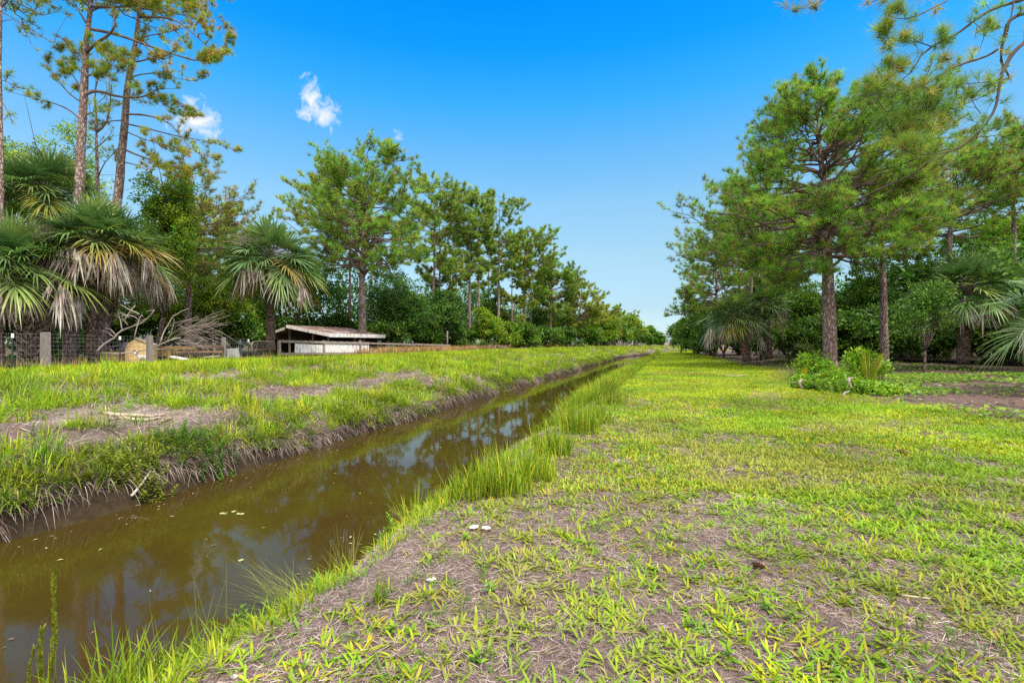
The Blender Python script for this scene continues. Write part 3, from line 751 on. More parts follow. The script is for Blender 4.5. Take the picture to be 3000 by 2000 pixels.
p = Pine('pine_tree', 'slim pine cut by the left edge of the photo, with thin bare side branches', -2, 22, [(-2, 1055), (2, 480), (1, 250), (0, 0), (0, -200)], .15, 14)
for path, r in (([(0, 14), (25, 17), (45, 0), (60, -20)], .04), ([(2, 290), (14, 300), (40, 352)], .035), ([(0, 60), (30, 45), (60, 75), (75, 115)], .02), ([(1, 230), (30, 240), (50, 250)], .02), ([(0, 30), (60, 60), (100, 90)], .02), ([(0, 120), (-60, 80), (-120, 40)], .04)):
    p.limb_px(path, r, twigs=4, tl=.45, dens=.35, t0=.5)
for cl in ((25, 215, 14, 10, 8), (140, 10, 20, 10, 6), (-90, 80, 60, 60, 40)):
    p.cluster_px(*cl)
p.fill([(-60, -200, 150), (-160, -260, 220), (-300, -180, 140)], 24, twigs=7, dens=.8)
p.done(14, .30, .024, PINE_Y)

p = Pine('pine_tree', 'gnarled pine with dark trunk and thin crown between shaggy palms and round palm', 552, 36, [(552, 1040), (553, 870), (549, 760), (547, 680), (560, 620), (575, 560)], .27, 15)
p.limb_px([(550, 690), (575, 640), (582, 590), (600, 540)], .12, twigs=7, tl=.9)
p.limb_px([(550, 760), (580, 775), (615, 770)], .06, twigs=3, tl=.6, dens=.2)
p.fill([(450, 500, 560), (480, 510, 650), (540, 530, 690), (600, 540, 725), (660, 545, 740), (720, 540, 720), (770, 520, 690), (810, 530, 650)], 52, dens=1.1, twigs=7, rise=(.0, .7))
p.done(16, .34, .03, [(.16, .24, .045), (.22, .27, .05), (.12, .20, .045), (.22, .17, .07)])

p = Pine('pine_tree', 'largest pine on the far bank, forking into a broad rounded crown behind the shed', 1062, 46, [(1062, 1020), (1061, 760), (1065, 700), (1068, 600), (1072, 500), (1078, 440)], .36, 16)
p.limb_px([(1060, 765), (1075, 745), (1100, 690), (1120, 640), (1150, 600), (1165, 540)], .16, twigs=9)
p.limb_px([(1060, 770), (1045, 740), (1010, 715), (975, 710), (935, 680)], .13, twigs=9)
p.limb_px([(1060, 815), (1085, 785), (1130, 775), (1200, 780), (1250, 785)], .11, twigs=8)
p.limb_px([(1062, 745), (1030, 700), (1000, 690), (960, 690), (900, 660)], .08, twigs=8)
p.limb_px([(1066, 660), (1090, 620), (1130, 560), (1140, 500)], .1, twigs=8)
p.fill([(420, 1010, 1110), (432, 985, 1140), (460, 965, 1175), (520, 950, 1210), (570, 930, 1215), (620, 885, 1225), (680, 870, 1230), (735, 880, 1230), (790, 950, 1240)], 104, twigs=8, dens=.72, rise=(.0, .55), t0=.45, jit=(.7, 1.), tl=1.3)
p.done(26, .44, .036, PINE_G, [3, 3, 2, 2.2, 1.2])

LEFT = [
    ('olive pine whose crown tops out just behind the round headed palm', 640, 50, [(640, 900), (640, 650)], .22, [(598, 600, 690), (640, 570, 720), (700, 560, 730), (770, 570, 730), (830, 590, 720)], 44, PINE_Y),
    ('pine between the gnarled pine and the left crown of the biggest pine', 760, 60, [(760, 900), (760, 700)], .2, [(640, 720, 790), (690, 700, 820), (760, 690, 830), (840, 700, 830)], 34, PINE_B),  # label, px, Y, trunk top px, profile, branches, palette
    ('slender pine whose crown shows left of the biggest far bank pine', 1024, 55, [(1024, 1000), (1027, 600), (1020, 560)], .2, [(535, 900, 1000), (570, 870, 1030), (620, 865, 1030), (670, 880, 1040), (700, 930, 1040)], 34, PINE_Y),
    ('thin dark pine seen through the lower limbs of the biggest pine', 1088, 60, [(1088, 1000), (1090, 780), (1090, 560)], .17, [(560, 1060, 1120), (640, 1050, 1130), (700, 1060, 1120)], 14, PINE_Y),
    ('tall airy pine directly right of the biggest pine, top above its neighbours', 1266, 60, [(1266, 1000), (1272, 800), (1275, 600), (1268, 540)], .23, [(488, 1240, 1300), (520, 1215, 1340), (570, 1210, 1370), (640, 1200, 1370), (700, 1220, 1350), (760, 1230, 1320)], 44, PINE_B),
    ('pine with a yellowing low tuft, twin trunk of the tall airy pine', 1284, 63, [(1284, 1000), (1290, 700), (1283, 600)], .2, [(590, 1250, 1310), (640, 1240, 1330), (740, 1250, 1350), (800, 1250, 1345), (840, 1270, 1330)], 22, PINE_Y),
    ('pine with a compact blue green crown, left of a close pair', 1376, 66, [(1376, 1000), (1375, 700), (1372, 570)], .24, [(556, 1345, 1400), (590, 1335, 1420), (640, 1330, 1425), (700, 1340, 1420), (760, 1350, 1420)], 40, PINE_B),
    ('pine with a small high crown, right of a close pair', 1402, 69, [(1402, 1000), (1402, 700), (1404, 580)], .2, [(562, 1385, 1430), (600, 1380, 1440), (650, 1380, 1440), (720, 1375, 1450), (790, 1380, 1430)], 28, PINE_B),
    ('lone tall pine with a wide sparse see-through crown', 1460, 72, [(1460, 1010), (1462, 760), (1464, 570)], .24, [(553, 1440, 1490), (580, 1425, 1515), (620, 1425, 1540), (670, 1430, 1540), (720, 1430, 1520), (770, 1440, 1500)], 32, PINE_B),
    ('short pine leaning over undergrowth between taller trunks', 1500, 76, [(1500, 1000), (1500, 800), (1498, 740)], .16, [(735, 1470, 1530), (790, 1465, 1540), (860, 1470, 1530), (930, 1480, 1540)], 26, PINE_Y),
    ('pine with a dense olive crown and three bare poles below', 1536, 79, [(1536, 1000), (1540, 800), (1548, 670)], .24, [(653, 1520, 1580), (680, 1505, 1610), (730, 1500, 1640), (780, 1510, 1620), (840, 1520, 1610)], 46, PINE_G),
    ('bare stemmed pine pole at the left of a cluster of three', 1533, 83, [(1533, 1000), (1535, 800), (1535, 720)], .16, [(720, 1515, 1550), (790, 1510, 1555)], 8, PINE_G),
    ('bare stemmed pine pole at the right of a cluster of three', 1555, 84, [(1555, 1000), (1556, 800), (1560, 720)], .17, [(715, 1540, 1590), (790, 1540, 1600)], 10, PINE_G),
    ('spreading olive pine with horizontal shelf branches above palmettos', 1612, 86, [(1612, 990), (1614, 850), (1620, 770)], .26, [(760, 1600, 1650), (790, 1590, 1680), (830, 1585, 1695), (870, 1590, 1680), (900, 1610, 1660)], 46, PINE_G),
    ('yellow green pine with stout trunk right of the palmettos', 1697, 92, [(1697, 1000), (1698, 900), (1705, 840)], .27, [(828, 1680, 1725), (860, 1665, 1750), (900, 1660, 1755), (940, 1670, 1745)], 42, PINE_Y),
    ('thin pine filling the gap behind the tall airy pine and the compact crowned pine', 1326, 76, [(1326, 800), (1328, 650)], .18, [(625, 1300, 1355), (680, 1290, 1370), (740, 1285, 1370), (800, 1300, 1365)], 26, PINE_G),
    ('thin pine filling the gap left of the lone sparse pine', 1432, 82, [(1432, 800), (1430, 690)], .17, [(665, 1410, 1455), (720, 1400, 1465), (790, 1400, 1470), (860, 1410, 1465)], 28, PINE_B),
    ('low pine behind the undergrowth right of the short leaning pine', 1590, 96, [(1590, 900), (1590, 830)], .18, [(800, 1570, 1615), (850, 1560, 1625), (910, 1560, 1625)], 26, PINE_Y),
    ('low pine between the spreading olive pine and the stout yellow green pine', 1655, 100, [(1655, 920), (1655, 880)], .18, [(855, 1635, 1680), (900, 1625, 1690), (940, 1630, 1690)], 26, PINE_B),
    ('hazy low pine behind the pine leaning towards the canal', 1792, 118, [(1792, 960), (1792, 910)], .18, [(890, 1775, 1815), (930, 1765, 1825), (970, 1770, 1825)], 26, PINE_G),
    ('low yellowish pine leaning towards the canal near its bend', 1748, 100, [(1748, 1020), (1750, 940), (1765, 890)], .2, [(885, 1745, 1780), (910, 1735, 1800), (950, 1715, 1800), (980, 1740, 1810)], 34, PINE_Y),
    ('thin crowned pine far along the left bank above brush piles', 1825, 118, [(1825, 1015), (1822, 950), (1815, 920)], .2, [(918, 1790, 1850), (945, 1790, 1850), (975, 1795, 1845)], 24, PINE_G)]
for q, (lab, px, Y, tr, r0, prof, nb, cols) in enumerate(LEFT):
    p = Pine('pine_tree', lab, px, Y, [(px, 1030)] + tr, r0, 30 + q)
    prof = [(a, (b + c) / 2 - (c - b) * .58, (b + c) / 2 + (c - b) * .58) for a, b, c in prof]; a, b, c = prof[-1]; prof.append((min(a + 55, 985), b + (c - b) * .2, c - (c - b) * .2))
    p.fill(prof, int(nb * 1.5), twigs=7, dens=.95, rise=(.0, .6), t0=.45)
    p.done(18, .46, .042 + .0004 * Y, cols)

# ---- right side
p = Pine('pine_tree', 'great pine with thick scaly trunk and wide spreading limbs at the lawn edge', 2432, 27, [(2432, 1072), (2429, 933), (2426, 774), (2420, 678), (2420, 583), (2410, 487), (2401, 410), (2394, 327), (2396, 290)], .37, 61)
for path, r in (([(2420, 672), (2346, 640), (2283, 640), (2206, 650), (2150, 628)], .12), ([(2424, 715), (2372, 691), (2321, 672), (2257, 653), (2180, 646), (2091, 608)], .13), ([(2410, 506), (2359, 480), (2295, 487), (2238, 461)], .09),
                ([(2418, 557), (2346, 551), (2270, 576), (2187, 557)], .09), ([(2424, 750), (2334, 761), (2257, 774), (2200, 806), (2180, 850)], .1), ([(2422, 672), (2474, 621), (2525, 595), (2602, 589)], .10),
                ([(2424, 690), (2512, 672), (2576, 640), (2690, 618)], .11), ([(2426, 790), (2500, 742), (2563, 691), (2600, 670)], .1), ([(2410, 500), (2448, 474), (2474, 417), (2538, 359), (2570, 283)], .11),
                ([(2418, 570), (2474, 532), (2538, 519), (2633, 563), (2742, 557), (2840, 557)], .10), ([(2402, 455), (2448, 404), (2461, 353), (2500, 280)], .09), ([(2408, 480), (2380, 450), (2350, 400), (2300, 370)], .08),
                ([(2400, 420), (2390, 370), (2350, 330), (2310, 300)], .07), ([(2404, 470), (2460, 440), (2560, 420), (2660, 390)], .08), ([(2424, 760), (2390, 800), (2340, 815), (2290, 840)], .06), ([(2422, 700), (2470, 720), (2500, 735), (2540, 740)], .05)):
    p.limb_px(path, r, twigs=12, tl=1.1, dens=.6, t0=.42)
p.fill([(240, 2410, 2590), (255, 2365, 2620), (290, 2300, 2670), (345, 2240, 2770), (430, 2235, 2780), (520, 2160, 2740), (600, 2110, 2700), (680, 2120, 2680), (760, 2190, 2620), (800, 2260, 2560)], 96, twigs=9, dens=.72, rise=(-.08, .5), t0=.5, jit=(.66, .96), tl=1.0)
p.fill([(228, 2390, 2600), (262, 2340, 2640), (330, 2270, 2690), (400, 2250, 2700)], 34, twigs=9, dens=.8, rise=(.15, .6), t0=.4, jit=(.5, .95), tl=1.)
p.done(34, .36, .021, PINE_G, [3, 3, 2, 2, .9])

RIGHT = [
    ('slim straight pine to the right of the great pine, its trunk half hidden by saplings', 2592, 28.5, [(2592, 1070), (2590, 900), (2582, 700), (2580, 540), (2580, 450)], .22, [(430, 2540, 2640), (480, 2500, 2720), (540, 2500, 2740), (620, 2510, 2740), (700, 2530, 2700)], 44, PINE_Y, 16, .022),
    ('pine with a broad dark crown behind the fan palm on the right', 2786, 36, [(2786, 1050), (2784, 700), (2786, 560), (2790, 420)], .27, [(400, 2750, 2860), (440, 2700, 2930), (500, 2650, 2990), (560, 2630, 3000), (620, 2640, 2960), (700, 2680, 2900)], 64, PINE_G, 14, .028),
    ('pine at the right edge of the photo with a high clumped crown', 2975, 36, [(2975, 1050), (2970, 700), (2965, 480), (2970, 360)], .24, [(340, 2930, 3040), (380, 2880, 3080), (440, 2880, 3080), (500, 2900, 3060), (600, 2920, 3060)], 40, PINE_G, 14, .028),
    ('dark forked pine above the twin palms, leaning over the lawn', 2243, 40, [(2243, 1050), (2243, 800), (2240, 720), (2225, 600), (2230, 480)], .27, [(445, 2200, 2270), (480, 2160, 2330), (540, 2080, 2350), (600, 2015, 2340), (660, 2015, 2330), (740, 2030, 2330), (820, 2030, 2330)], 70, PINE_G, 14, .032),
    ('thin pine pole behind the twin palms', 2200, 47, [(2200, 1040), (2202, 800), (2205, 640)], .16, [(600, 2150, 2260), (680, 2140, 2270), (740, 2150, 2260)], 20, PINE_Y, 11, .036),
    ('low limbed pine whose tips reach furthest left over the end of the lawn', 2095, 54, [(2095, 1035), (2098, 850), (2100, 700)], .26, [(690, 2060, 2150), (740, 2030, 2190), (800, 2010, 2200), (860, 1990, 2200), (900, 1965, 2190), (930, 1985, 2160)], 56, PINE_G, 12, .042),
    ('pine deep in the right wood showing between the great pine and the slim pine', 2510, 48, [(2510, 1040), (2512, 700), (2515, 560)], .22, [(540, 2460, 2570), (600, 2440, 2590), (680, 2450, 2580), (760, 2460, 2570)], 32, PINE_Y, 10, .038),
    ('pine deep in the right wood filling the gap above the fan palm', 2690, 50, [(2690, 1040), (2690, 700), (2690, 520)], .22, [(500, 2640, 2740), (560, 2610, 2770), (640, 2620, 2770), (740, 2630, 2760)], 34, PINE_G, 10, .038),
    ('pine deep in the right wood, its crown closing the gap right of the slim pine', 2655, 42, [(2655, 1050), (2655, 700), (2655, 470)], .22, [(430, 2610, 2700), (490, 2580, 2740), (560, 2580, 2740), (650, 2600, 2730), (760, 2610, 2720)], 46, PINE_Y, 11, .036),
    ('pine deep in the right wood between the broad dark crown and the right edge pine', 2890, 46, [(2890, 1050), (2888, 700), (2890, 480)], .22, [(430, 2850, 2930), (490, 2820, 2960), (580, 2810, 2970), (680, 2830, 2960), (760, 2840, 2950)], 46, PINE_G, 11, .036),
    ('pine deep in the right wood above the left of the twin palms', 2165, 58, [(2165, 1040), (2165, 780), (2165, 610)], .22, [(565, 2130, 2200), (620, 2100, 2220), (700, 2090, 2230), (790, 2100, 2220), (860, 2110, 2200)], 46, PINE_Y, 10, .045),
    ('pine deep in the right wood above the right of the twin palms', 2285, 60, [(2285, 1040), (2285, 780), (2285, 560)], .22, [(520, 2250, 2320), (580, 2220, 2350), (680, 2210, 2360), (780, 2220, 2350)], 44, PINE_G, 10, .045),
    ('pine deep in the right wood left of the great trunk', 2340, 50, [(2340, 1040), (2338, 750), (2340, 560)], .22, [(530, 2300, 2380), (600, 2270, 2410), (700, 2270, 2410), (790, 2290, 2400)], 30, PINE_Y, 10, .038)]
for q, (lab, px, Y, tr, r0, prof, nb, cols, nn, nw) in enumerate(RIGHT):
    p = Pine('pine_tree', lab, px, Y, tr, r0, 70 + q)
    p.fill(prof, int(nb * 1.1), twigs=7, dens=.85, rise=(-.05, .6), t0=.42)
    p.done(int(nn * 1.6), .42, nw * 1.1, cols)

# overhanging pine whose trunk stands just outside the frame on the right
p = Pine('pine_tree', 'pine reaching in from the top right corner with long curving twiggy limbs', 3330, 9.6, [(3330, 1250), (3320, 700), (3300, 300), (3280, 0), (3270, -300)], .2, 91); p.bc = (.10, .083, .078)
for path, r, tw in (([(3290, 150), (3120, 20), (3000, 34), (2946, 61), (2938, 96), (2927, 134), (2923, 180), (2934, 199), (2950, 226), (2946, 233), (2870, 245), (2804, 249)], .062, 10),
                ([(3285, 60), (3100, -60), (2975, -30), (2954, 0), (2946, 50), (2931, 115)], .05, 3),
                ([(3295, 200), (3100, 100), (3000, 122), (2965, 142), (2927, 176), (2908, 203), (2889, 237), (2881, 275), (2873, 329), (2850, 371), (2812, 413), (2774, 440), (2728, 467), (2678, 476), (2628, 480)], .066, 16),
                ([(3280, -20), (3060, -30), (2990, 0), (2927, 15), (2889, 34), (2850, 61), (2812, 92), (2774, 111), (2728, 134), (2693, 165), (2686, 191), (2640, 237), (2585, 275)], .055, 18),
                ([(2923, 142), (2889, 165), (2812, 191), (2755, 214), (2705, 252), (2659, 268), (2583, 291), (2506, 306)], .034, 16),
                ([(2706, 248), (2707, 290), (2700, 330), (2670, 365), (2630, 382)], .026, 9), ([(2728, 134), (2680, 120), (2640, 122), (2600, 125)], .02, 7), ([(2774, 0), (2720, 30), (2640, 68), (2600, 60)], .02, 8),
                ([(2800, -40), (2700, -20), (2560, 5), (2530, 25)], .02, 7), ([(2640, -80), (2480, -40), (2400, 10), (2360, 36), (2310, 44)], .016, 5), ([(2850, 61), (2890, 90), (2880, 120)], .014, 3), ([(2873, 329), (2850, 300), (2840, 250)], .014, 4), ([(2804, 249), (2800, 290), (2780, 320)], .016, 5), ([(2889, 340), (2860, 360), (2830, 400)], .012, 3)):
    fx = path[0][0] > 3200
    p.limb_px(path, r * .72, dep=.35 * (p.rng.random() - .5), twigs=tw, tl=.3, dens=.22, t0=.4 if fx else .12, r2=.006, fix=fx)
for cl in ((2580, 92, 24, 22, 22), (2600, 38, 14, 14, 8), (2612, 40, 12, 10, 6), (2650, 115, 14, 12, 8), (2740, 105, 12, 10, 6), (2775, 115, 14, 10, 7), (2895, 75, 12, 18, 9), (2760, 178, 10, 10, 6), (2602, 190, 14, 12, 8), (2625, 200, 14, 14, 10), (2595, 140, 10, 10, 5),
           (2570, 275, 80, 44, 24), (2650, 295, 80, 46, 26), (2500, 300, 60, 32, 14), (2600, 340, 100, 40, 26), (2710, 350, 70, 46, 28), (2775, 330, 44, 44, 22), (2640, 405, 80, 40, 22), (2610, 450, 44, 26, 30), (2850, 268, 20, 14, 10), (2740, 275, 24, 14, 14), (2800, 245, 10, 8, 5), (2370, 28, 12, 8, 3), (2310, 40, 6, 6, 2)):
    p.cluster_px(*cl)
p.done(44, .27, .0072, [(.13, .26, .05), (.18, .30, .055), (.10, .21, .05), (.26, .28, .07)])

# ------------------------------------------------------------------ broadleaf trees and shrubs
LF_MID = [(.06, .16, .018), (.09, .21, .02), (.04, .12, .02), (.14, .25, .02)]
LF_BRIGHT = [(.12, .26, .015), (.18, .30, .018), (.08, .19, .018), (.23, .31, .02)]
LF_DARK = [(.04, .115, .022), (.06, .15, .024), (.03, .088, .02), (.09, .18, .024)]
def leaf_blobs(mb, rng, blobs, n, ls, cols, w=None, gap=.42, clus=12, cr=.28, flat=.5):
    """leaves in small sprays through the outer part of overlapping blobs"""
    vol = np.array([b[3] * b[4] + b[4] * b[5] + b[3] * b[5] for b in blobs]); vol = vol / vol.sum()
    m = n // clus
    bi = rng.choice(len(blobs), m * 2, p=vol); B = np.array(blobs)[bi]
    d = nrm(rng.normal(size=(m * 2, 3))); d[:, 2] = np.where(d[:, 2] < -.55, -d[:, 2], d[:, 2])
    r = (.55 + .5 * rng.random(m * 2) ** .8)
    c = B[:, :3] + d * B[:, 3:6] * r[:, None]
    g = fbm(c[:, 0] * 1.1 + c[:, 1] * .7, c[:, 2] * 1.2 + c[:, 1] * .4, 5)
    keep = np.where(g > gap - .1 * rng.random(m * 2))[0][:m]
    c = c[keep]; d = d[keep]; m = len(c)
    C = pal(rng, m, cols, .2, w)
    k = np.repeat(np.arange(m), clus); q = m * clus
    off = rng.normal(size=(q, 3)) * cr * [.6, .6, .35]
    P = c[k] + off
    D = nrm(d[k] * .5 + rng.normal(size=(q, 3)) * .8 + [0, 0, -.15])
    N = nrm(rng.normal(size=(q, 3)) * (1 - flat) + UP * flat + d[k] * .3)
    L = ls * (.6 + .8 * rng.random(q))
    leaves(mb, P, D, N, L, L * (.42 + .2 * rng.random(q)), np.clip(C[k] * (.75 + .5 * rng.random((q, 1))), 0, .9))
def woody(mb, rng, ends, r0, base=(0, 0, 0), fork=.35, k=7, c=(.16, .12, .105)):
    ends = np.asarray(ends, float); top = ends.mean(0); base = np.asarray(base, float)
    f = base + (top - base) * fork + [0, 0, 0]
    tube(mb, bez(base - [0, 0, .15], (base + f) / 2 + rng.normal(size=3) * .06 * r0 * 8, f, 6), np.linspace(r0, r0 * .75, 6), k, c, .05, rng)
    for e in ends:
        m = (f + e) / 2 + rng.normal(size=3) * .12 * np.linalg.norm(e - f); m[2] += .1 * np.linalg.norm(e - f)
        tube(mb, bez(f, m, e, 6), np.linspace(r0 * .55, r0 * .12, 6), 5, c)
        for q in range(3):
            s = bez(f, m, e, 6)[2 + q]; t = e + rng.normal(size=3) * .35 * np.linalg.norm(e - f)
            tube(mb, [s, (s + t) / 2 + [0, 0, .1], t], [r0 * .2, r0 * .12, r0 * .05], 4, c)
def rand_blobs(rng, cx, cz, rx, rz, n, ry=None, lump=.42):
    ry = ry or rx
    out = []
    for q in range(n):
        d = nrm(rng.normal(size=3)); r = rng.random() ** .5 * .72
        s = lump * (.7 + .6 * rng.random())
        out.append((cx + d[0] * rx * r, d[1] * ry * r, cz + d[2] * rz * r, rx * s, ry * s, rz * s * .9))
    return out
def broadleaf(name, label, px, Y, x0, x1, y0, y1, seed, n=16000, ls=.16, cols=LF_MID, nb=12, r0=.16, cat='tree', group=None, gap=.42, w=None, lump=.42, base_z=None):
    """a leafy tree whose crown fills columns x0..x1 and rows y0..y1 of the photograph at distance Y"""
    rng = np.random.default_rng(seed)
    x, y, z = at(px, Y)
    if base_z is not None: z = base_z
    t = thing(name, label, cat, (x, y, z), group)
    cx = ((x0 + x1) / 2 - px) / F * Y; rx = (x1 - x0) / 2 / F * Y
    za, zb = zat(y1, Y) - z, zat(y0, Y) - z
    bl = rand_blobs(rng, cx, (za + zb) / 2, rx, (zb - za) / 2, nb, lump=lump)
    tm = MB(); woody(tm, rng, [b[:3] for b in bl[:6]], r0); tm.build('trunk', M_BARKD, t)
    lm = MB(); leaf_blobs(lm, rng, bl, n, ls, cols, w, gap); lm.build('crown', M_LEAF, t)
    return t
broadleaf('broadleaf_tree', 'rounded leafy tree showing above the shaggy palms at the left edge', 110, 33, -60, 300, 330, 800, 101, 28000, .17, LF_BRIGHT, 24, .2, lump=.32)
broadleaf('broadleaf_tree', 'tall glossy leafed tree between the leaning pine and the gnarled pine', 462, 33, 355, 610, 440, 930, 102, 26000, .17, LF_BRIGHT + LF_MID[:2], 24, .2, lump=.30, gap=.46)
broadleaf('broadleaf_tree', 'bright green young tree behind the fallen branches', 620, 40, 520, 730, 780, 1030, 103, 22000, .16, LF_BRIGHT, 12, .14)
broadleaf('broadleaf_tree', 'leafy tree filling the space behind the tangle of dead branches', 430, 38, 330, 560, 780, 1050, 104, 22000, .16, LF_BRIGHT, 12, .14)
broadleaf('broadleaf_tree', 'dark leafy tree behind the shed and round palm', 860, 50, 700, 1000, 690, 1010, 105, 26000, .2, LF_DARK + LF_MID[:2], 14, .2)
broadleaf('broadleaf_tree', 'large dark shrubby tree right of the big far bank pine', 1160, 54, 1060, 1290, 790, 1040, 106, 26000, .2, LF_DARK + LF_MID[:1], 14, .2)
broadleaf('broadleaf_tree', 'dark shrubby tree overhanging the weathered rail fence', 1300, 60, 1200, 1400, 820, 1030, 107, 24000, .22, LF_DARK + LF_MID[:1], 12, .2)
broadleaf('broadleaf_tree', 'bright shrubby tree by the end of the rail fence', 1420, 64, 1350, 1490, 895, 1030, 108, 16000, .2, LF_BRIGHT, 10, .12)
broadleaf('broadleaf_tree', 'dense dark round tree standing last on the left bank beside the bend', 1905, 122, 1858, 1942, 948, 1030, 109, 20000, .42, LF_MID[:3], 12, .2, gap=.3)
broadleaf('broadleaf_tree', 'pale green tree left of the last dark round tree', 1862, 128, 1820, 1890, 920, 1010, 110, 12000, .45, LF_BRIGHT, 10, .2)
broadleaf('broadleaf_tree', 'leafy understorey tree where the right hand wood meets the far end of the lawn', 2045, 62, 1970, 2120, 850, 1030, 111, 22000, .24, LF_MID, 12, .16)
broadleaf('broadleaf_tree', 'low shrubby tree trailing over the canal at the end of the lawn', 1995, 72, 1950, 2040, 925, 1045, 112, 14000, .26, LF_MID, 10, .12)
broadleaf('broadleaf_tree', 'small sapling tree with tiered sprays of leaves in front of the fan palm', 2706, 22, 2590, 2850, 780, 1060, 113, 9500, .11, LF_DARK + LF_MID[:2], 40, .07, lump=.2, gap=.55)
broadleaf('broadleaf_tree', 'leafy tree with pale twigs high behind the fan palm at the right edge', 2930, 44, 2830, 3080, 560, 900, 114, 24000, .18, LF_BRIGHT[:3], 14, .18)
broadleaf('broadleaf_tree', 'mid height leafy tree in the wood directly behind the slim straight pine', 2600, 41, 2480, 2720, 720, 1020, 116, 24000, .18, LF_MID, 14, .16)
broadleaf('broadleaf_tree', 'mid height leafy tree in the wood behind the fan palm crown', 2800, 40, 2700, 2940, 700, 1020, 117, 24000, .18, LF_MID[:2] + LF_DARK, 14, .16)
broadleaf('broadleaf_tree', 'mid height leafy tree in the wood between the twin palms and the great pine', 2300, 54, 2160, 2400, 740, 1000, 118, 22000, .22, LF_MID, 14, .16)
broadleaf('broadleaf_tree', 'leafy tree filling the left bank thicket below the three bare pine poles', 1560, 88, 1490, 1650, 880, 1020, 119, 16000, .3, LF_MID, 12, .16)
broadleaf('broadleaf_tree', 'leafy tree filling the left bank thicket right of the stout yellow green pine', 1760, 112, 1700, 1830, 930, 1020, 120, 14000, .36, LF_BRIGHT[:3], 12, .16)
broadleaf('broadleaf_tree', 'leafy tree filling the left bank thicket below the lone sparse pine', 1450, 80, 1370, 1530, 850, 1010, 121, 16000, .28, LF_MID + LF_DARK[:1], 12, .16)
broadleaf('broadleaf_tree', 'yellow tinged bushy tree in the shade left of the great trunk', 2330, 42, 2270, 2420, 830, 1040, 115, 20000, .18, LF_DARK + LF_BRIGHT[:1], 12, .16)

# ---- thicket: a few shrub shapes, copied along both sides
def shrub_proto(seed, cols, n=11000, ls=.17):
    rng = np.random.default_rng(seed)
    t = thing('shrub', 'shrub', 'shrub', (0, 0, 0))
    bl = rand_blobs(rng, 0, 1.25, 1.7, 1.25, 20, lump=.33)
    tm = MB(); woody(tm, rng, [b[:3] for b in bl[:7]], .07, fork=.2); tm.build('stems', M_BARKD, t)
    lm = MB(); leaf_blobs(lm, rng, bl, n, ls, cols, None, .4); lm.build('foliage', M_LEAF, t)
    return t
SHR = [shrub_proto(201, LF_DARK + LF_MID[:2]), shrub_proto(202, LF_MID), shrub_proto(203, LF_BRIGHT + LF_MID[:1]), shrub_proto(204, LF_DARK + LF_BRIGHT[:1])]
used = [False] * 4
def shrub(k, px, Y, sx, sz, label, group, rz=None):
    x, y, z = at(px, Y)
    rz = rz if rz is not None else (px * 1.7) % 6.28
    if not used[k]:
        used[k] = True; o = SHR[k]; o.location = (x, y, z - .1); o.rotation_euler = (0, 0, rz); o.scale = (sx, sx, sz); o['label'] = label; o['group'] = group
        return o
    return dup(SHR[k], (x, y, z - .1), rz, (sx, sx, sz), label, group)
GL, GR = 'shrubs of the left bank thicket', 'shrubs of the right hand wood'
for q, (k, px, Y, sx, sz, lab) in enumerate([
    (0, 60, 34, 1.7, 1.9, 'dark shrub behind the leaning petioles of the leftmost shaggy palm'), (1, 200, 36, 1.8, 1.8, 'shrub seen between the two tall pine trunks behind the wire fence'),
    (0, 330, 37, 1.6, 1.9, 'dark shrub behind the yellow dog house'), (2, 545, 43, 1.5, 1.5, 'light green shrub behind the brush pile'), (3, 690, 42, 1.7, 1.6, 'shrub between the gate and the round palm'),
    (0, 780, 48, 1.9, 1.8, 'dark shrub directly behind the round palm trunk'), (1, 900, 53, 1.8, 1.6, 'shrub rising behind the left slope of the shed roof'), (0, 985, 55, 1.9, 1.9, 'dark shrub rising behind the shed ridge'),
    (3, 1120, 51, 1.7, 1.6, 'shrub at the right end of the shed roof'), (0, 1230, 58, 2.0, 1.7, 'dark shrub behind the middle of the rail fence'), (1, 1340, 63, 1.7, 1.5, 'shrub behind the tall pole at the fence end'),
    (2, 1470, 70, 1.6, 1.7, 'bright shrub below the lone sparse pine'), (1, 1530, 73, 1.9, 1.8, 'shrub at the foot of the three bare pine poles'), (3, 1590, 78, 1.8, 1.7, 'shrub behind the larger palmetto'),
    (0, 1650, 84, 1.9, 1.6, 'dark shrub between the two palmettos'), (1, 1730, 90, 1.7, 1.8, 'shrub right of the stout yellow green pine'), (2, 1772, 97, 1.8, 2.2, 'bright shrub beside the first grey brush heap'),
    (1, 1810, 104, 2.3, 2.6, 'tall shrub behind the grey brush heaps'), (2, 1845, 110, 2.4, 2.8, 'tall shrub just left of the last dark round tree'), (3, 1705, 100, 2.4, 3.0, 'tall shrub behind the stout yellow green pine'), (1, 1640, 95, 2.4, 2.8, 'tall shrub glimpsed under the spreading olive pine')]):
    shrub(k, px, Y, sx, sz, lab, GL)
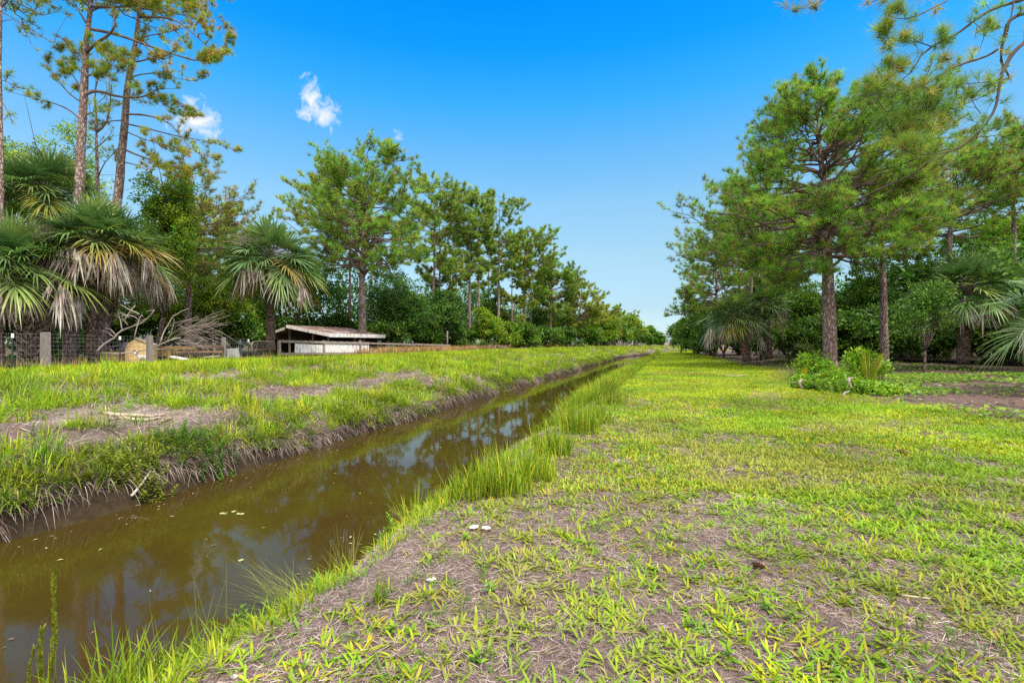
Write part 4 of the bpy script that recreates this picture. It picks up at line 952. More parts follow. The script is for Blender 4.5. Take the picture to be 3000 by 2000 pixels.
for q, (k, px, Y, sx, sz, lab) in enumerate([
    (1, 2010, 86, 2.2, 2.6, 'shrub at the far end of the right hand wood'), (2, 2045, 66, 1.6, 1.5, 'light shrub where the lawn narrows'), (0, 2085, 52, 1.5, 1.3, 'dark shrub left of the twin palms'), (1, 2120, 47, 1.8, 2.2, 'tall shrub behind the left crown of the twin palms'),
    (0, 2230, 41, 1.5, 1.7, 'dark shrub in the gap between the twin palm trunks'), (3, 2310, 36, 1.5, 1.3, 'dark shrub right of the twin palms'), (0, 2385, 36, 1.5, 1.5, 'dark shrub just left of the great pine trunk'), (1, 2390, 46, 2.2, 2.6, 'tall shrub behind the great pine trunk'),
    (0, 2480, 36, 1.5, 1.4, 'dark shrub just right of the great pine trunk'), (3, 2545, 37, 1.7, 1.9, 'shrub left of the slim straight pine'), (0, 2640, 33, 1.6, 1.8, 'dark shrub behind the tiered sapling'), (1, 2740, 34, 1.8, 2.0, 'shrub between the tiered sapling and the fan palm'),
    (3, 2880, 31, 1.6, 1.3, 'shrub right of the fan palm trunk'), (0, 2950, 33, 1.7, 1.5, 'dark shrub near the right edge of the wood'), (1, 3010, 28, 1.5, 1.3, 'shrub cut by the right edge of the photo'), (1, 2600, 46, 2.3, 2.8, 'tall shrub far behind the slim straight pine'), (0, 2850, 44, 2.3, 2.9, 'tall dark shrub far behind the fan palm'), (2, 2160, 58, 2.2, 2.4, 'tall light shrub far behind the twin palms'), (1, 2990, 42, 2.2, 3.0, 'tall shrub behind the right edge undergrowth'), (0, 2470, 52, 2.4, 3.0, 'tall dark shrub deep in the wood behind the great pine')]):
    shrub({1: 3, 2: 1}.get(k, k), px, Y, sx, sz, lab, GR)  # darker-leaved shrubs swapped in: shade under the canopy put into leaf colour

# ---- the far wood on both sides that reads as one mass
def wood(name, label, line, seed, n, hmin, hmax, depth):
    rng = np.random.default_rng(seed); bl = []
    for q in range(len(line)):
        u, v = line[q]
        x, y = uv2xy(u, v + shift(u) if u > 72 else v)
        h = hmin + (hmax - hmin) * rng.random()
        for r in range(3):
            bl.append((x + rng.normal() * 2, y + rng.normal() * depth, h * (.25 + .3 * r) , 2.6 + rng.random() * 1.6, 2.6 + rng.random() * 1.6, h * .24 + .5))
    lm = MB(); leaf_blobs(lm, rng, bl, n, .42, LF_DARK + LF_MID[:3], None, .36, 12, .6)
    tag(lm.build(name, M_LEAF), label, 'woodland', kind='stuff')
wood('woodland', 'dark green wood closing the view behind the fence and shed on the left bank', [(u, -40 - (u > 90) * 0 + (u - 60) * .06) for u in np.arange(-6, 125, 2.6)], 301, 80000, 7, 11, 2.)
wood('woodland', 'dark green wood closing the view behind the great pine and palms on the right', [(u, 22 + 4 * math.sin(u)) for u in np.arange(4, 110, 2.6)], 302, 60000, 5, 9, 2.)
wood('woodland', 'pale band of distant trees where the canal bends out of sight', [(175 + 2 * q, -70 + 5.5 * q) for q in range(-3, 22)], 303, 16000, 3.0, 5., 2.)
# ------------------------------------------------------------------ fan palms
PG = [(.10, .20, .06), (.13, .24, .065), (.075, .16, .055), (.17, .26, .06)]
PYEL = [(.17, .21, .035), (.23, .22, .04), (.11, .17, .04), (.20, .17, .045)]
PDEAD = [(.56, .50, .47), (.44, .38, .35), (.64, .58, .55), (.32, .26, .235)]
def frond(mb, rng, o, az, el, pl, Rb, cols, droop, sag, pcol, nl=28, w=.07, fold=.35, spread=2.1, tipc=None):
    d = np.array([math.cos(az) * math.cos(el), math.sin(az) * math.cos(el), math.sin(el)])
    n = 7; t = np.linspace(0, 1, n)
    pts = o + d * (pl * t)[:, None]; pts[:, 2] -= sag * pl * t ** 2
    tube(mb, pts, np.linspace(.028, .014, n), 4, pcol, cap=False)
    a = nrm(pts[-1] - pts[-2]); s = np.cross(a, UP)
    s = nrm(s) if np.linalg.norm(s) > .05 else np.array([-math.sin(az), math.cos(az), 0.])
    up = np.cross(s, a)
    if up[2] < 0: up = -up
    roll = rng.normal() * .25; s, up = s * math.cos(roll) + up * math.sin(roll), up * math.cos(roll) - s * math.sin(roll)
    th = np.linspace(-spread, spread, nl) + rng.normal(size=nl) * .03
    costa = a * (.42 * Rb) ; costa = costa + np.array([0, 0, -.22 * Rb])
    k = (1 - np.abs(th) / spread)
    P = pts[-1] + costa * (k ** 1.2)[:, None]
    D = np.cos(th)[:, None] * a + np.sin(th)[:, None] * s + fold * (.4 + np.abs(np.sin(th)))[:, None] * up
    D = nrm(D + np.array([0, 0, -.1])) 
    L = Rb * (.72 + .28 * np.cos(th * .7)) * (.9 + .2 * rng.random(nl))
    c = pal(rng, 1, cols, .15); C = np.repeat(c, nl, 0) * (.85 + .3 * rng.random((nl, 1)))
    Sd = nrm(np.cross(D, up + .4 * rng.normal(size=(nl, 3)) * .5))
    blades(mb, P, D, L, w, droop * (.6 + .8 * rng.random(nl)), np.clip(C, 0, .9), (.55, 1., .8, .45), S=Sd, tipC=None if tipc is None else np.clip(C * np.asarray(tipc), 0, .9))
def dead_frond(mb, rng, o, az, el, pl, hang, nl, w):
    """a browned frond: its stalk still reaches out, its blades hang straight down in ribbons"""
    d = np.array([math.cos(az) * math.cos(el), math.sin(az) * math.cos(el), math.sin(el)])
    t = np.linspace(0, 1, 7); pts = o + d * (pl * t)[:, None]; pts[:, 2] -= .35 * pl * t ** 2
    tube(mb, pts, np.linspace(.03, .015, 7), 4, (.22, .165, .14), cap=False)
    a = nrm(pts[-1] - pts[-2]); s = nrm(np.cross(a, UP)); k = rng.normal(size=nl)
    q = rng.random(nl)
    P = pts[-1] + a * ((q - .25) * .5)[:, None] + s * (k * .16)[:, None] + UP * (.06 * rng.normal(size=nl) - .1 * q)[:, None]
    D = nrm(a * (.35 * rng.random(nl))[:, None] + s * (k * .22)[:, None] - UP + .12 * rng.normal(size=(nl, 3)))
    S = nrm(s + .7 * rng.normal(size=(nl, 3)) * [1, 1, .1])
    blades(mb, P, D, hang * (.45 + .65 * rng.random(nl)), w * (.6 + .8 * rng.random(nl)), .05, pal(rng, nl, PDEAD, .22), (.8, 1., .75, .4), S=S)
def palm(label, px, Y, zc, seed, r0=.2, pl=1.15, Rb=1.1, n=34, nyel=8, ndead=16, trunk_px=None, lean=0., group='fan palms', boots=False, eln=(-.08, 1.45), dead_len=1., petioles=0, cat='palm tree', nl=30, w=.08, base_z=None, name='palm_tree', each=True):
    rng = np.random.default_rng(seed)
    x, y, z = at(px, Y)
    if base_z is not None: z = base_z
    t = thing(name, label, cat, (x, y, z), group)
    h = zc - z; lx = lean
    zz = np.linspace(-.1, h, 22); ax = np.stack([lx * (zz / h) ** 1.5, 0 * zz, zz], 1)
    r = r0 * (1 + .06 * np.sin(zz * 9)); r[:2] *= 1.2
    tm = MB(); tube(tm, ax, r, 12, (.17, .12, .105), .08, rng)
    tm.build('trunk', M_PTRUNK, t)
    o = ax[-1]
    if boots:
        bm_ = MB(); nbm = 110
        for q in range(nbm):
            a = q * GOLD; hh = h * (q + .5) / nbm
            c = np.array([lx * (hh / h) ** 1.5 + r0 * .9 * math.cos(a), r0 * .9 * math.sin(a), hh])
            d = nrm(np.array([math.cos(a) * .8, math.sin(a) * .8, .75])); sd = np.array([-math.sin(a), math.cos(a), 0])
            for sg in (-1, 1):
                tube(bm_, [c + sd * sg * .09, c + d * .22 + sd * sg * .05, c + d * (.36 + .1 * rng.random()) + sd * sg * .03], [.055, .045, .03], 4, (.30, .245, .23) if q % 2 else (.22, .175, .165))
        bm_.build('old_leaf_bases', M_DRYWOOD, t)
    if petioles:
        pm = MB()
        for q in range(petioles):
            a = rng.random() * 6.283; e = rad(15 + 55 * rng.random()); l = 1.3 + .9 * rng.random()
            d = np.array([math.cos(a) * math.cos(e), math.sin(a) * math.cos(e), math.sin(e)]); b = np.array([0, 0, h * (.35 + .5 * rng.random())])
            tt = np.linspace(0, 1, 6); pts = b + d * (l * tt)[:, None]; pts[:, 2] -= .15 * l * tt ** 2
            tube(pm, pts, np.linspace(.04, .018, 6), 4, (.19, .145, .125))
        pm.build('bare_petioles', M_DRYWOOD, t)
    gm_ = MB(); dm = MB()
    for q in range(n):
        a = q * GOLD + rng.normal() * .2; f = (q + .5) / n
        e = eln[1] + (eln[0] - eln[1]) * f ** .85 + rng.normal() * .1
        low = f > 1 - nyel / n
        if each: gm_ = MB()
        frond(gm_, rng, o + [0, 0, -.25 * f], a, e, pl * (.75 + .35 * f) * (.9 + .2 * rng.random()), Rb * (.85 + .25 * rng.random()), PYEL + PG if low and rng.random() < .7 else PG, .14 + .5 * f ** 1.3, .2, (.12, .14, .05), nl=nl, w=w, tipc=(1.7, 1.3, 1.0) if low else (1.15, 1.1, .9))
        if each: gm_.build('frond', M_PALM, t)
    if not each: gm_.build('crown', M_PALM, t)
    for q in range(ndead):
        if each: dm = MB()
        a = q * GOLD + .9 + rng.normal() * .25
        e = .18 - .5 * rng.random()
        dead_frond(dm, rng, o + [0, 0, -.35], a, e, pl * (.9 + .55 * rng.random()), Rb * 1.0 * dead_len, 26, w * .9)
        if each: dm.build('dead_frond', M_DEAD, t)
    if ndead and not each: dm.build('dead_frond_skirt', M_DEAD, t)
    return t
# left: three shaggy palms in front of the tall pines
palm('shaggy palm at the left edge with boot covered base and hanging pale dead fronds', 96, 22.5, zat(770, 22.5), 401, .30, 1.6, 1.5, 66, 18, 34, boots=True, petioles=46, lean=-.6)
palm('shaggy palm with yellowing lower fronds leaning right, its skirt hanging beside the leaning pine', 262, 24.5, zat(700, 24.5), 402, .2, 1.55, 1.5, 64, 18, 34, lean=.5)
palm('shaggy palm at the right end of the cluster, half behind the leaning pine trunk', 305, 28, zat(745, 28), 409, .2, 1.5, 1.4, 60, 18, 34, lean=1.2)
palm('tallest of the shaggy palms, blue green crown highest behind the other two', 150, 25.5, zat(560, 25.5), 403, .2, 1.5, 1.5, 66, 6, 4, lean=-.35)
palm('round headed palm by the metal gate with a full ball of fronds', 793, 32, zat(745, 32), 404, .29, 1.75, 1.6, 70, 18, 16, nl=28, w=.10, eln=(-.5, 1.4))
# right
palm('left of the twin palms, broad drooping crown over a stubby trunk', 2190, 33, zat(915, 33), 405, .27, 1.15, 1.25, 46, 10, 10, lean=-1.0, eln=(-.35, 1.2), w=.06)
palm('right of the twin palms, slimmer and taller with a small crown', 2252, 34, zat(880, 34), 406, .26, .85, .95, 32, 5, 6, lean=-.25, eln=(-.5, 1.3))
palm('fan palm with wide upright blades beside the tiered sapling on the right', 2822, 24, zat(830, 24), 407, .27, 1.2, 1.15, 48, 5, 16, eln=(-.45, 1.4), lean=.15)
palm('palm cut by the right edge of the photo, only pale green fan tips showing', 3150, 13, zat(860, 13), 408, .2, 1.05, .95, 26, 2, 3, eln=(-.5, 1.3), nl=30, w=.03)
# small palmettos in the left thicket and the right wood
for q, (px, Y, zt, lab) in enumerate(((1565, 74, .95, 'larger palmetto with yellowed blades below the three bare pine poles'), (1700, 84, .95, 'dark palmetto at the foot of the stout yellow green pine'), (1630, 82, 1.7, 'taller palmetto under the spreading olive pine'), (890, 50, 2.0, 'small palmetto half hidden behind the shed roof'),
                                     (2360, 33, .9, 'small palmetto in deep shade left of the great trunk'), (2545, 34, 1.0, 'small palmetto in deep shade right of the great trunk'), (2960, 30, 1.0, 'palmetto in the dark undergrowth near the right edge'), (1410, 60, .8, 'low palmetto beside the pole at the fence end'))):
    x, y, z = at(px, Y)
    palm(lab, px, Y, z + zt * .55, 420 + q, .12, .8, .85, 20, 6, 4, eln=(-.1, 1.3), group='palmettos', cat='palmetto', name='palmetto', nl=24, w=.07, each=False)

# grey flower stalks on the round palm and a fern on its trunk
def stalks(label, px, Y, py, n, seed, spread):
    rng = np.random.default_rng(seed); mb = MB(); x = (px - 1500) / F * Y; z = zat(py, Y)
    for q in range(n):
        a = rng.random() * 6.283; e = rng.random() * 1.2 - .5; l = spread * (.5 + .6 * rng.random())
        d = np.array([math.cos(a) * math.cos(e), math.sin(a) * math.cos(e) - .5, math.sin(e)])
        pts = np.array([x, Y - 1.1, z]) + d * (l * np.linspace(0, 1, 5))[:, None]; pts[:, 2] -= .4 * l * np.linspace(0, 1, 5) ** 2
        tube(mb, pts, np.linspace(.012, .006, 5), 3, (.22, .18, .18), cap=False)
        for r in range(5):
            b = pts[2 + r % 3]; tube(mb, [b, b + rng.normal(size=3) * .16], [.006, .004], 3, (.25, .20, .20), cap=False)
    tag(mb.build('flower_stalk', M_DRYWOOD), label, 'flower stalk', 'dried palm flower stalks')
stalks('grey dried flower stalk spraying out of the front of the round headed palm', 765, 32, 715, 46, 431, 1.1)
stalks('grey dried flower stalk drooping on the right side of the round headed palm', 850, 32, 745, 24, 432, .8)
stalks('grey dried flower stalk hanging in front of the shaggy palms', 205, 24, 690, 34, 433, .9)
rng = np.random.default_rng(440); fm = MB()
for q in range(46):
    a = q * GOLD; hh = 2.2 + 1.5 * (q / 46)
    x, y, z = at(793, 32)
    o = np.array([x + .28 * math.cos(a), y + .28 * math.sin(a), zat(930, 32) + 1.4 * rng.random()])
    d = nrm(np.array([math.cos(a), math.sin(a), .5])); l = .55 + .3 * rng.random()
    tt = np.linspace(0, 1, 12); pts = o + d * (l * tt)[:, None]; pts[:, 2] -= .7 * l * tt ** 2
    tg = nrm(np.gradient(pts, axis=0)); sd = nrm(np.cross(tg, UP))
    P = np.concatenate([pts, pts]); D = np.concatenate([sd, -sd]) + .3 * np.concatenate([tg, tg])
    leaves(fm, P, nrm(D), np.tile(UP, (24, 1)), np.full(24, .13), np.full(24, .05), pal(rng, 24, [(.05, .14, .02), (.08, .18, .025)], .2))
tag(fm.build('fern', M_LEAF), 'green fern clump growing around the trunk of the round headed palm', 'fern')
# ------------------------------------------------------------------ fences, shed and yard
rng = np.random.default_rng(77)
FV = -24.5
def u_at(px, v=FV):
    r = (px - 1500) / F
    return (-v * CA - r * v * SA) / (SA - r * CA) if True else 0
def UVM(v):
    v = np.asarray(v, float); x, y = uv2xy(v[:, 0], v[:, 1])
    return np.stack([x, y, v[:, 2]], 1)
def P3(u, v, z):
    x, y = uv2xy(u, v); return np.array([x, y, z])
def post(mb, u, v, z0, z1, w, c, top=True):
    box(mb, (u - w / 2, v - w / 2, z0), (u + w / 2, v + w / 2, z1), c, UVM)
GREY = (.21, .195, .19); GREY2 = (.33, .29, .26); WHITE = (.78, .78, .80)
GZ = float(Huv(20, FV))

# wire stock fence
wf = thing('wire_fence', 'wire mesh stock fence with grey wooden posts and white tipped steel posts', 'fence', P3(u_at(133), FV, 0))
inv = np.array(wf.location)
def rel(mb):  # store meshes relative to their thing
    mb.v = [a - inv for a in mb.v]; return mb
uA, uB = 4., u_at(733)
topz = lambda u: np.interp(u, [4, 12, 17, 22, 30], [2.02, 1.98, 1.90, 1.83, 1.8])
mw = MB(); us = np.arange(uA, uB, .15)
for u in us:
    z1 = topz(u) - .03
    tube(mw, [P3(u, FV + .07, .45), P3(u, FV + .07, z1)], [.0022, .0022], 3, (.42, .42, .46), cap=False)
for k in range(9):
    zz = np.linspace(0, 1, 9)[k] ** .85
    pts = np.array([P3(u, FV + .075, .5 + zz * (topz(u) - .53)) for u in np.arange(uA, uB + .1, .75)])
    tube(mw, pts, np.full(len(pts), .0028), 3, (.45, .45, .48), cap=False)
rel(mw).build('wire_mesh', M_WIRE, wf)
for px, w in ((50, .2), (133, .26), (438, .21), (655, .19)):
    if px == 50: continue
    u = u_at(px); pm = MB()
    hexa(pm, UVM([[u - w / 2, FV - w / 2, .3], [u + w / 2, FV - w / 2, .3], [u + w / 2, FV + w / 2, .3], [u - w / 2, FV + w / 2, .3], [u - w * .45, FV - w * .45, topz(u) + .05], [u + w * .47, FV - w * .45, topz(u) + .03], [u + w * .45, FV + w * .46, topz(u) + .06], [u - w * .46, FV + w * .45, topz(u) + .04]]), GREY)
    rel(pm).build('wooden_post', M_WOOD, wf, False)
for px in (32, 347, 724):
    u = u_at(px); pm = MB(); cp = MB(); z1 = topz(u) - .03
    for d in ((.05, .012), (.012, .05)):
        box(pm, (u - d[0] / 2, FV + .1 - d[1] / 2, .35), (u + d[0] / 2, FV + .1 + d[1] / 2, z1 - .17), (.03, .05, .055), UVM)
    box(cp, (u - .032, FV + .07, z1 - .17), (u + .032, FV + .13, z1), WHITE, UVM)
    t = rel(pm).build('steel_post', M_PLAIN, wf, False); rel(cp).build('white_cap', M_PLAIN, t, False)

# metal tube gate
ga, gb = u_at(734), u_at(808)
gt = thing('metal_gate', 'rusty tubular metal gate with rounded upper corners between the wire fence and the white panels', 'gate', P3(ga, FV, 0)); inv = np.array(gt.location)
fr = MB(); zt, zb = zat(997, 30), .55; rc = .3
th = np.linspace(0, math.pi / 2, 6)
pth = [(ga + .05, zb)] + [(ga + .05 + rc - rc * math.cos(a), zt - rc + rc * math.sin(a)) for a in th] + [(gb - .05 - rc + rc * math.sin(a), zt - rc + rc * math.cos(a)) for a in th] + [(gb - .05, zb), (ga + .05, zb)]
tube(fr, [P3(u, FV, z) for u, z in pth], np.full(len(pth), .032), 7, (.30, .24, .22)); rel(fr).build('gate_frame', M_METAL, gt)
ba = MB()
tube(ba, [P3(ga, FV, (zt + zb) / 2 + .05), P3(gb, FV, (zt + zb) / 2 + .05)], [.022, .022], 6, (.24, .15, .12)); rel(ba).build('cross_bar', M_METAL, gt)
ms = MB()
for u in np.arange(ga + .15, gb - .05, .12): tube(ms, [P3(u, FV, zb), P3(u, FV, zt)], [.004, .004], 3, (.36, .34, .34), cap=False)
for z in np.arange(zb + .12, zt, .14): tube(ms, [P3(ga + .05, FV, z), P3(gb - .05, FV, z)], [.004, .004], 3, (.36, .34, .34), cap=False)
rel(ms).build('wire_mesh', M_WIRE, gt)

# board fence with white panels
pf = thing('panel_fence', 'weathered wooden rail fence filled in with streaked white panels in front of the shed', 'fence', P3(u_at(818), FV, 0)); inv = np.array(pf.location)
zr = lambda px, py: zat(py, u_at(px) * CA - FV * SA)
ua, ub = u_at(814), u_at(1083)
def sheet(mb, u0, u1, v0, v1, za0, za1, zb0, zb1, c):
    hexa(mb, UVM([[u0, v0, za0], [u1, v0, zb0], [u1, v1, zb0], [u0, v1, za0], [u0, v0, za1], [u1, v0, zb1], [u1, v1, zb1], [u0, v1, za1]]), c)
r_ = MB(); sheet(r_, ua, ub, FV + .045, FV + .085, zr(814, 1000), zr(814, 993), zr(1083, 1006), zr(1083, 999), GREY2); rel(r_).build('top_rail', M_RAIL, pf, False)
r_ = MB(); sheet(r_, ua, ub, FV + .045, FV + .085, zr(814, 1037), zr(814, 1030), zr(1083, 1033), zr(1083, 1028), GREY2); rel(r_).build('bottom_rail', M_RAIL, pf, False)
for px in (818, 948, 1055):
    pm = MB(); u = u_at(px); post(pm, u, FV, .35, zr(px, 994), .16, GREY2); rel(pm).build('post', M_RAIL, pf, False)
for p0, p1 in ((863, 944), (952, 1051), (1058, 1080)):
    pm = MB(); u0, u1 = u_at(p0), u_at(p1)
    sheet(pm, u0, u1, FV + .012, FV + .04, zr(p0, 1031), zr(p0, 1003), zr(p1, 1029), zr(p1, 1007), WHITE); rel(pm).build('white_panel', M_PAINT, pf, False)

# low rail fence on to the pole
rf = thing('rail_fence', 'low single rail fence of greyed boards in tall dry grass', 'fence', P3(u_at(1095), FV, 0)); inv = np.array(rf.location)
for p0, p1 in ((1085, 1212), (1213, 1318)):
    r_ = MB(); u0, u1 = u_at(p0), u_at(p1)
    sheet(r_, u0, u1, FV + .05, FV + .1, zr(p0, 1005 + (p0 - 1085) * .018), zr(p0, 1000 + (p0 - 1085) * .022), zr(p1, 1005 + (p1 - 1085) * .024), zr(p1, 1000 + (p1 - 1085) * .028), GREY2)
    rel(r_).build('rail', M_RAIL, rf, False)
for px in (1150, 1211, 1271, 1316):
    pm = MB(); post(pm, u_at(px), FV, .3, zr(px, 1006), .16, GREY); rel(pm).build('post', M_RAIL, rf, False)
pm = MB(); u = u_at(1317); tube(pm, [P3(u, FV - .3, .3), P3(u + .05, FV - .3, zr(1317, 966))], [.11, .09], 9, (.15, .14, .145))
tag(pm.build('wooden_pole', M_WOOD), 'dark tall pole standing at the end of the low rail fence', 'pole')

# ---- shed
us0, us1 = 33.1, 40.4
sh = thing('animal_shed', 'low open sided animal shed with peeling white fascias and a needle littered gable roof', 'shed', P3(us0, -30, float(Huv(us0, -30)))); inv = np.array(sh.location)
vE, vR, vL = -27.1, -31.2, -34.1; zE, zR, zL = 2.30, 3.03, 2.05
ov = .35
def roofslab(mb, v0, z0, v1, z1, t, c, ua=us0 - ov, ub=us1 + ov):
    hexa(mb, UVM([[ua, v0, z0], [ub, v0, z0], [ub, v1, z1], [ua, v1, z1], [ua, v0, z0 + t], [ub, v0, z0 + t], [ub, v1, z1 + t], [ua, v1, z1 + t]]), c)
m, nt, o_ = newmat('shed_roof_sheet'); L = nt.links.new
tcn = nd(nt, 'ShaderNodeTexCoord'); n1_ = nd(nt, 'ShaderNodeTexNoise', i_Scale=.9, i_Detail=7., i_Roughness=.7); L(tcn.outputs['Object'], n1_.inputs['Vector'])
r1 = ramp(nt, [(.36, (.42, .42, .44)), (.47, (.15, .085, .065))]); L(n1_.outputs['Fac'], r1.inputs[0])
p = nd(nt, 'ShaderNodeBsdfPrincipled', i_Roughness=.7); L(r1.outputs[0], p.inputs['Base Color']); L(p.outputs[0], o_.inputs[0])
M_ROOF = m
ro = MB(); roofslab(ro, vE + ov, zE - .02, vR + .02, zR, .05, (.5, .5, .5)); roofslab(ro, vR - .02, zR - .17, vL - ov, zL - .1, .05, (.5, .5, .5))
rl = MB()
for q in range(420):     # needle litter lying on the roof
    u = us0 + 1.5 + rng.random() * 5.4; v = vR + .4 + rng.random() * 3.6; z = zR + (zE - zR) * (vR - v) / (vR - vE) + .06
    a = P3(u, v, z); d = nrm(rng.normal(size=3)) * .12; tube(rl, [a, a + d * [1, 1, .15]], [.02, .012], 3, (.20, .09, .06), cap=False)
roof = rel(ro).build('roof', M_ROOF, sh, False); rel(rl).build('needle_litter', M_STRAW, roof)
fa = MB(); ub_ = us0 - ov - .032; 
def fascia(v0, z0, v1, z1, h, c=WHITE):
    fm_ = MB(); hexa(fm_, UVM([[ub_ - .03, v0, z0 - h], [ub_ + .03, v0, z0 - h], [ub_ + .03, v1, z1 - h], [ub_ - .03, v1, z1 - h], [ub_ - .03, v0, z0 + .06], [ub_ + .03, v0, z0 + .06], [ub_ + .03, v1, z1 + .06], [ub_ - .03, v1, z1 + .06]]), c)
    rel(fm_).build('fascia', M_PAINT, sh, False)
fascia(vE + ov, zE - .02, vR + .1, zR, .20); fascia(vR - .1, zR - .19, vL - ov, zL - .1, .16, (.55, .53, .5))
fm_ = MB(); box(fm_, (us0 - ov, vE + ov, zE - .26), (us1 + ov, vE + ov + .045, zE + .06), WHITE, UVM); rel(fm_).build('fascia', M_PAINT, sh, False)
for u, v, z in ((us0 + .1, vE - .1, zE), (us0 + .1, vR, zR), (us0 + .1, vL, zL), (us0 + 3.6, vE - .1, zE), (us1 - .1, vE - .1, zE), (us0 + .1, (vE + vR) / 2 + .4, 2.6)):
    pm = MB(); post(pm, u, v, .35, z - .1, .12, (.20, .17, .15)); rel(pm).build('post', M_WOOD, sh, False)
bw = MB(); box(bw, (us0 + .2, vL + .1, .35), (us1, vL + .16, zL - .15), (.07, .05, .04), UVM); box(bw, (us1 - .05, vL + .2, .35), (us1, vE - .2, zE - .1), (.07, .05, .04), UVM)
box(bw, (us0 + .2, -30.2, .35), (us1 - .1, -30.14, 2.75), (.05, .036, .03), UVM)
rel(bw).build('board_wall', M_WOOD, sh, False)
hw = MB(); box(hw, (us0 + .15, vE - .2, .35), (us1 - .1, vE - .14, 1.25), (.10, .08, .07), UVM); rel(hw).build('half_wall', M_WOOD, sh, False)

# ---- yellow dog house
Yd = 25.2
def dp(px, py, Y): return np.array([(px - 1500) / F * Y, Y, zat(py, Y)])
dh = thing('dog_house', 'pale yellow clapboard dog house with a sagging grey roof behind the wire fence', 'dog house', (dp(400, 1040, Yd)[0], Yd, .42)); inv = np.array(dh.location)
YEL = (.72, .52, .25)
cx_ = lambda px, Y: (px - 1500) / F * Y
def gable(mb, p0, p1, Y0, d, zb, ze, zp, pk, c):
    a, b = cx_(p0, Y0), cx_(p1, Y0); k = cx_(pk, Y0)
    fv = np.array([[a, Y0, zb], [b, Y0, zb], [b, Y0, ze], [k, Y0, zp], [a, Y0, ze]]); bv = fv + [-d * .55, d, 0]
    n = mb.n; mb.add(np.concatenate([fv, bv]), [[0, 1, 2, 4], [5, 9, 7, 6], [0, 4, 9, 5], [1, 6, 7, 2]], c)
    mb.f[3] += [np.array([[2, 3, 4], [7, 9, 8]]) + n]
bd = MB(); gable(bd, 366, 449, Yd, 1.2, .35, zat(1008, Yd), zat(990, Yd), 396, YEL)
m, nt, o_ = newmat('yellow_clapboard'); L = nt.links.new
tcn = nd(nt, 'ShaderNodeTexCoord'); wv = nd(nt, 'ShaderNodeTexWave', wave_type='BANDS', bands_direction='Z', wave_profile='SAW', i_Scale=1.35); L(tcn.outputs['Object'], wv.inputs['Vector'])
no_ = nd(nt, 'ShaderNodeTexNoise', i_Scale=5., i_Detail=5.); L(tcn.outputs['Object'], no_.inputs['Vector'])
r1 = ramp(nt, [(0., (.42, .28, .11)), (.12, (.74, .54, .26)), (1., (.80, .60, .31))]); L(wv.outputs['Fac'], r1.inputs[0])
r2 = ramp(nt, [(.35, .75), (.6, 1.05)]); L(no_.outputs['Fac'], r2.inputs[0])
p = nd(nt, 'ShaderNodeBsdfPrincipled', i_Roughness=.6); L(mix(nt, r1.outputs[0], r2.outputs[0], 1., 'MULTIPLY'), p.inputs['Base Color']); L(p.outputs[0], o_.inputs[0]); M_YEL = m
rel(bd).build('wall', M_YEL, dh, False)
wg = MB(); a, b = cx_(300, Yd + .4), cx_(363, Yd + .4); box(wg, (a, Yd + .3, .35), (b, Yd + 1.2, zat(1026, Yd)), YEL); rel(wg).build('side_wing', M_YEL, dh, False)
rr_ = MB(); ze, zp = zat(1008, Yd) , zat(990, Yd)
def quad_slab(mb, p, t, c):
    p = np.asarray(p, float); hexa(mb, np.concatenate([p, p + [0, 0, t]]), c)
quad_slab(rr_, [[cx_(302, Yd), Yd - .05, zat(1022, Yd)], [cx_(361, Yd), Yd - .08, zat(1007, Yd)], [cx_(366, Yd) - .5, Yd + 1.25, zat(997, Yd)], [cx_(312, Yd) - .5, Yd + 1.25, zat(1010, Yd)]], .05, (.23, .20, .24))
quad_slab(rr_, [[cx_(344, Yd), Yd - .03, zat(1024, Yd)], [cx_(363, Yd), Yd - .06, zat(1024, Yd)], [cx_(376, Yd), Yd - .05, zat(1000, Yd)], [cx_(356, Yd), Yd + .1, zat(1002, Yd)]], .04, (.19, .165, .22))
quad_slab(rr_, [[cx_(396, Yd) + .03, Yd - .06, zp + .03], [cx_(452, Yd), Yd - .06, ze - .02], [cx_(452, Yd) - .7, Yd + 1.25, ze - .02], [cx_(396, Yd) - .67, Yd + 1.25, zp + .03]], .05, (.40, .33, .24))
rel(rr_).build('roof', M_PLAIN, dh, False)

# ---- yard clutter behind the fence
def plank_box(name, label, cat, p0, p1, y0, y1, Y, d, c, mat, tilt=0.):
    mb = MB(); a, b = cx_(p0, Y), cx_(p1, Y); za, zb = zat(y1, Y), zat(y0, Y)
    hexa(mb, [[a, Y, za], [b, Y, za + tilt], [b, Y + d, za + tilt], [a, Y + d, za], [a, Y, zb], [b, Y, zb + tilt], [b, Y + d, zb + tilt], [a, Y + d, zb]], c)
    return tag(mb.build(name, mat, None, False), label, cat)
pen = thing('board_pen', 'low brown board pen wall under the tangle of dead branches', 'pen', (cx_(540, 27), 27, .42)); inv = np.array(pen.location)
for (p0, p1, y0, y1, c) in ((450, 570, 1011, 1021, (.34, .22, .10)), (450, 500, 1022, 1040, (.40, .28, .13)), (500, 650, 1024, 1030, (.28, .19, .11)), (560, 655, 1008, 1016, (.16, .11, .08))):
    mb = MB(); Y = 27 + .02 * len(pen.children); a, b = cx_(p0, Y), cx_(p1, Y); box(mb, (a, Y, zat(y1, Y)), (b, Y + .05, zat(y0, Y)), c); rel(mb).build('board', M_RAIL, pen, False)
for px in (452, 500, 548, 600, 652):
    mb = MB(); a = cx_(px, 27.2); box(mb, (a - .05, 27.15, .35), (a + .05, 27.25, zat(1009, 27.2)), (.17, .12, .08)); rel(mb).build('stake', M_WOOD, pen, False)
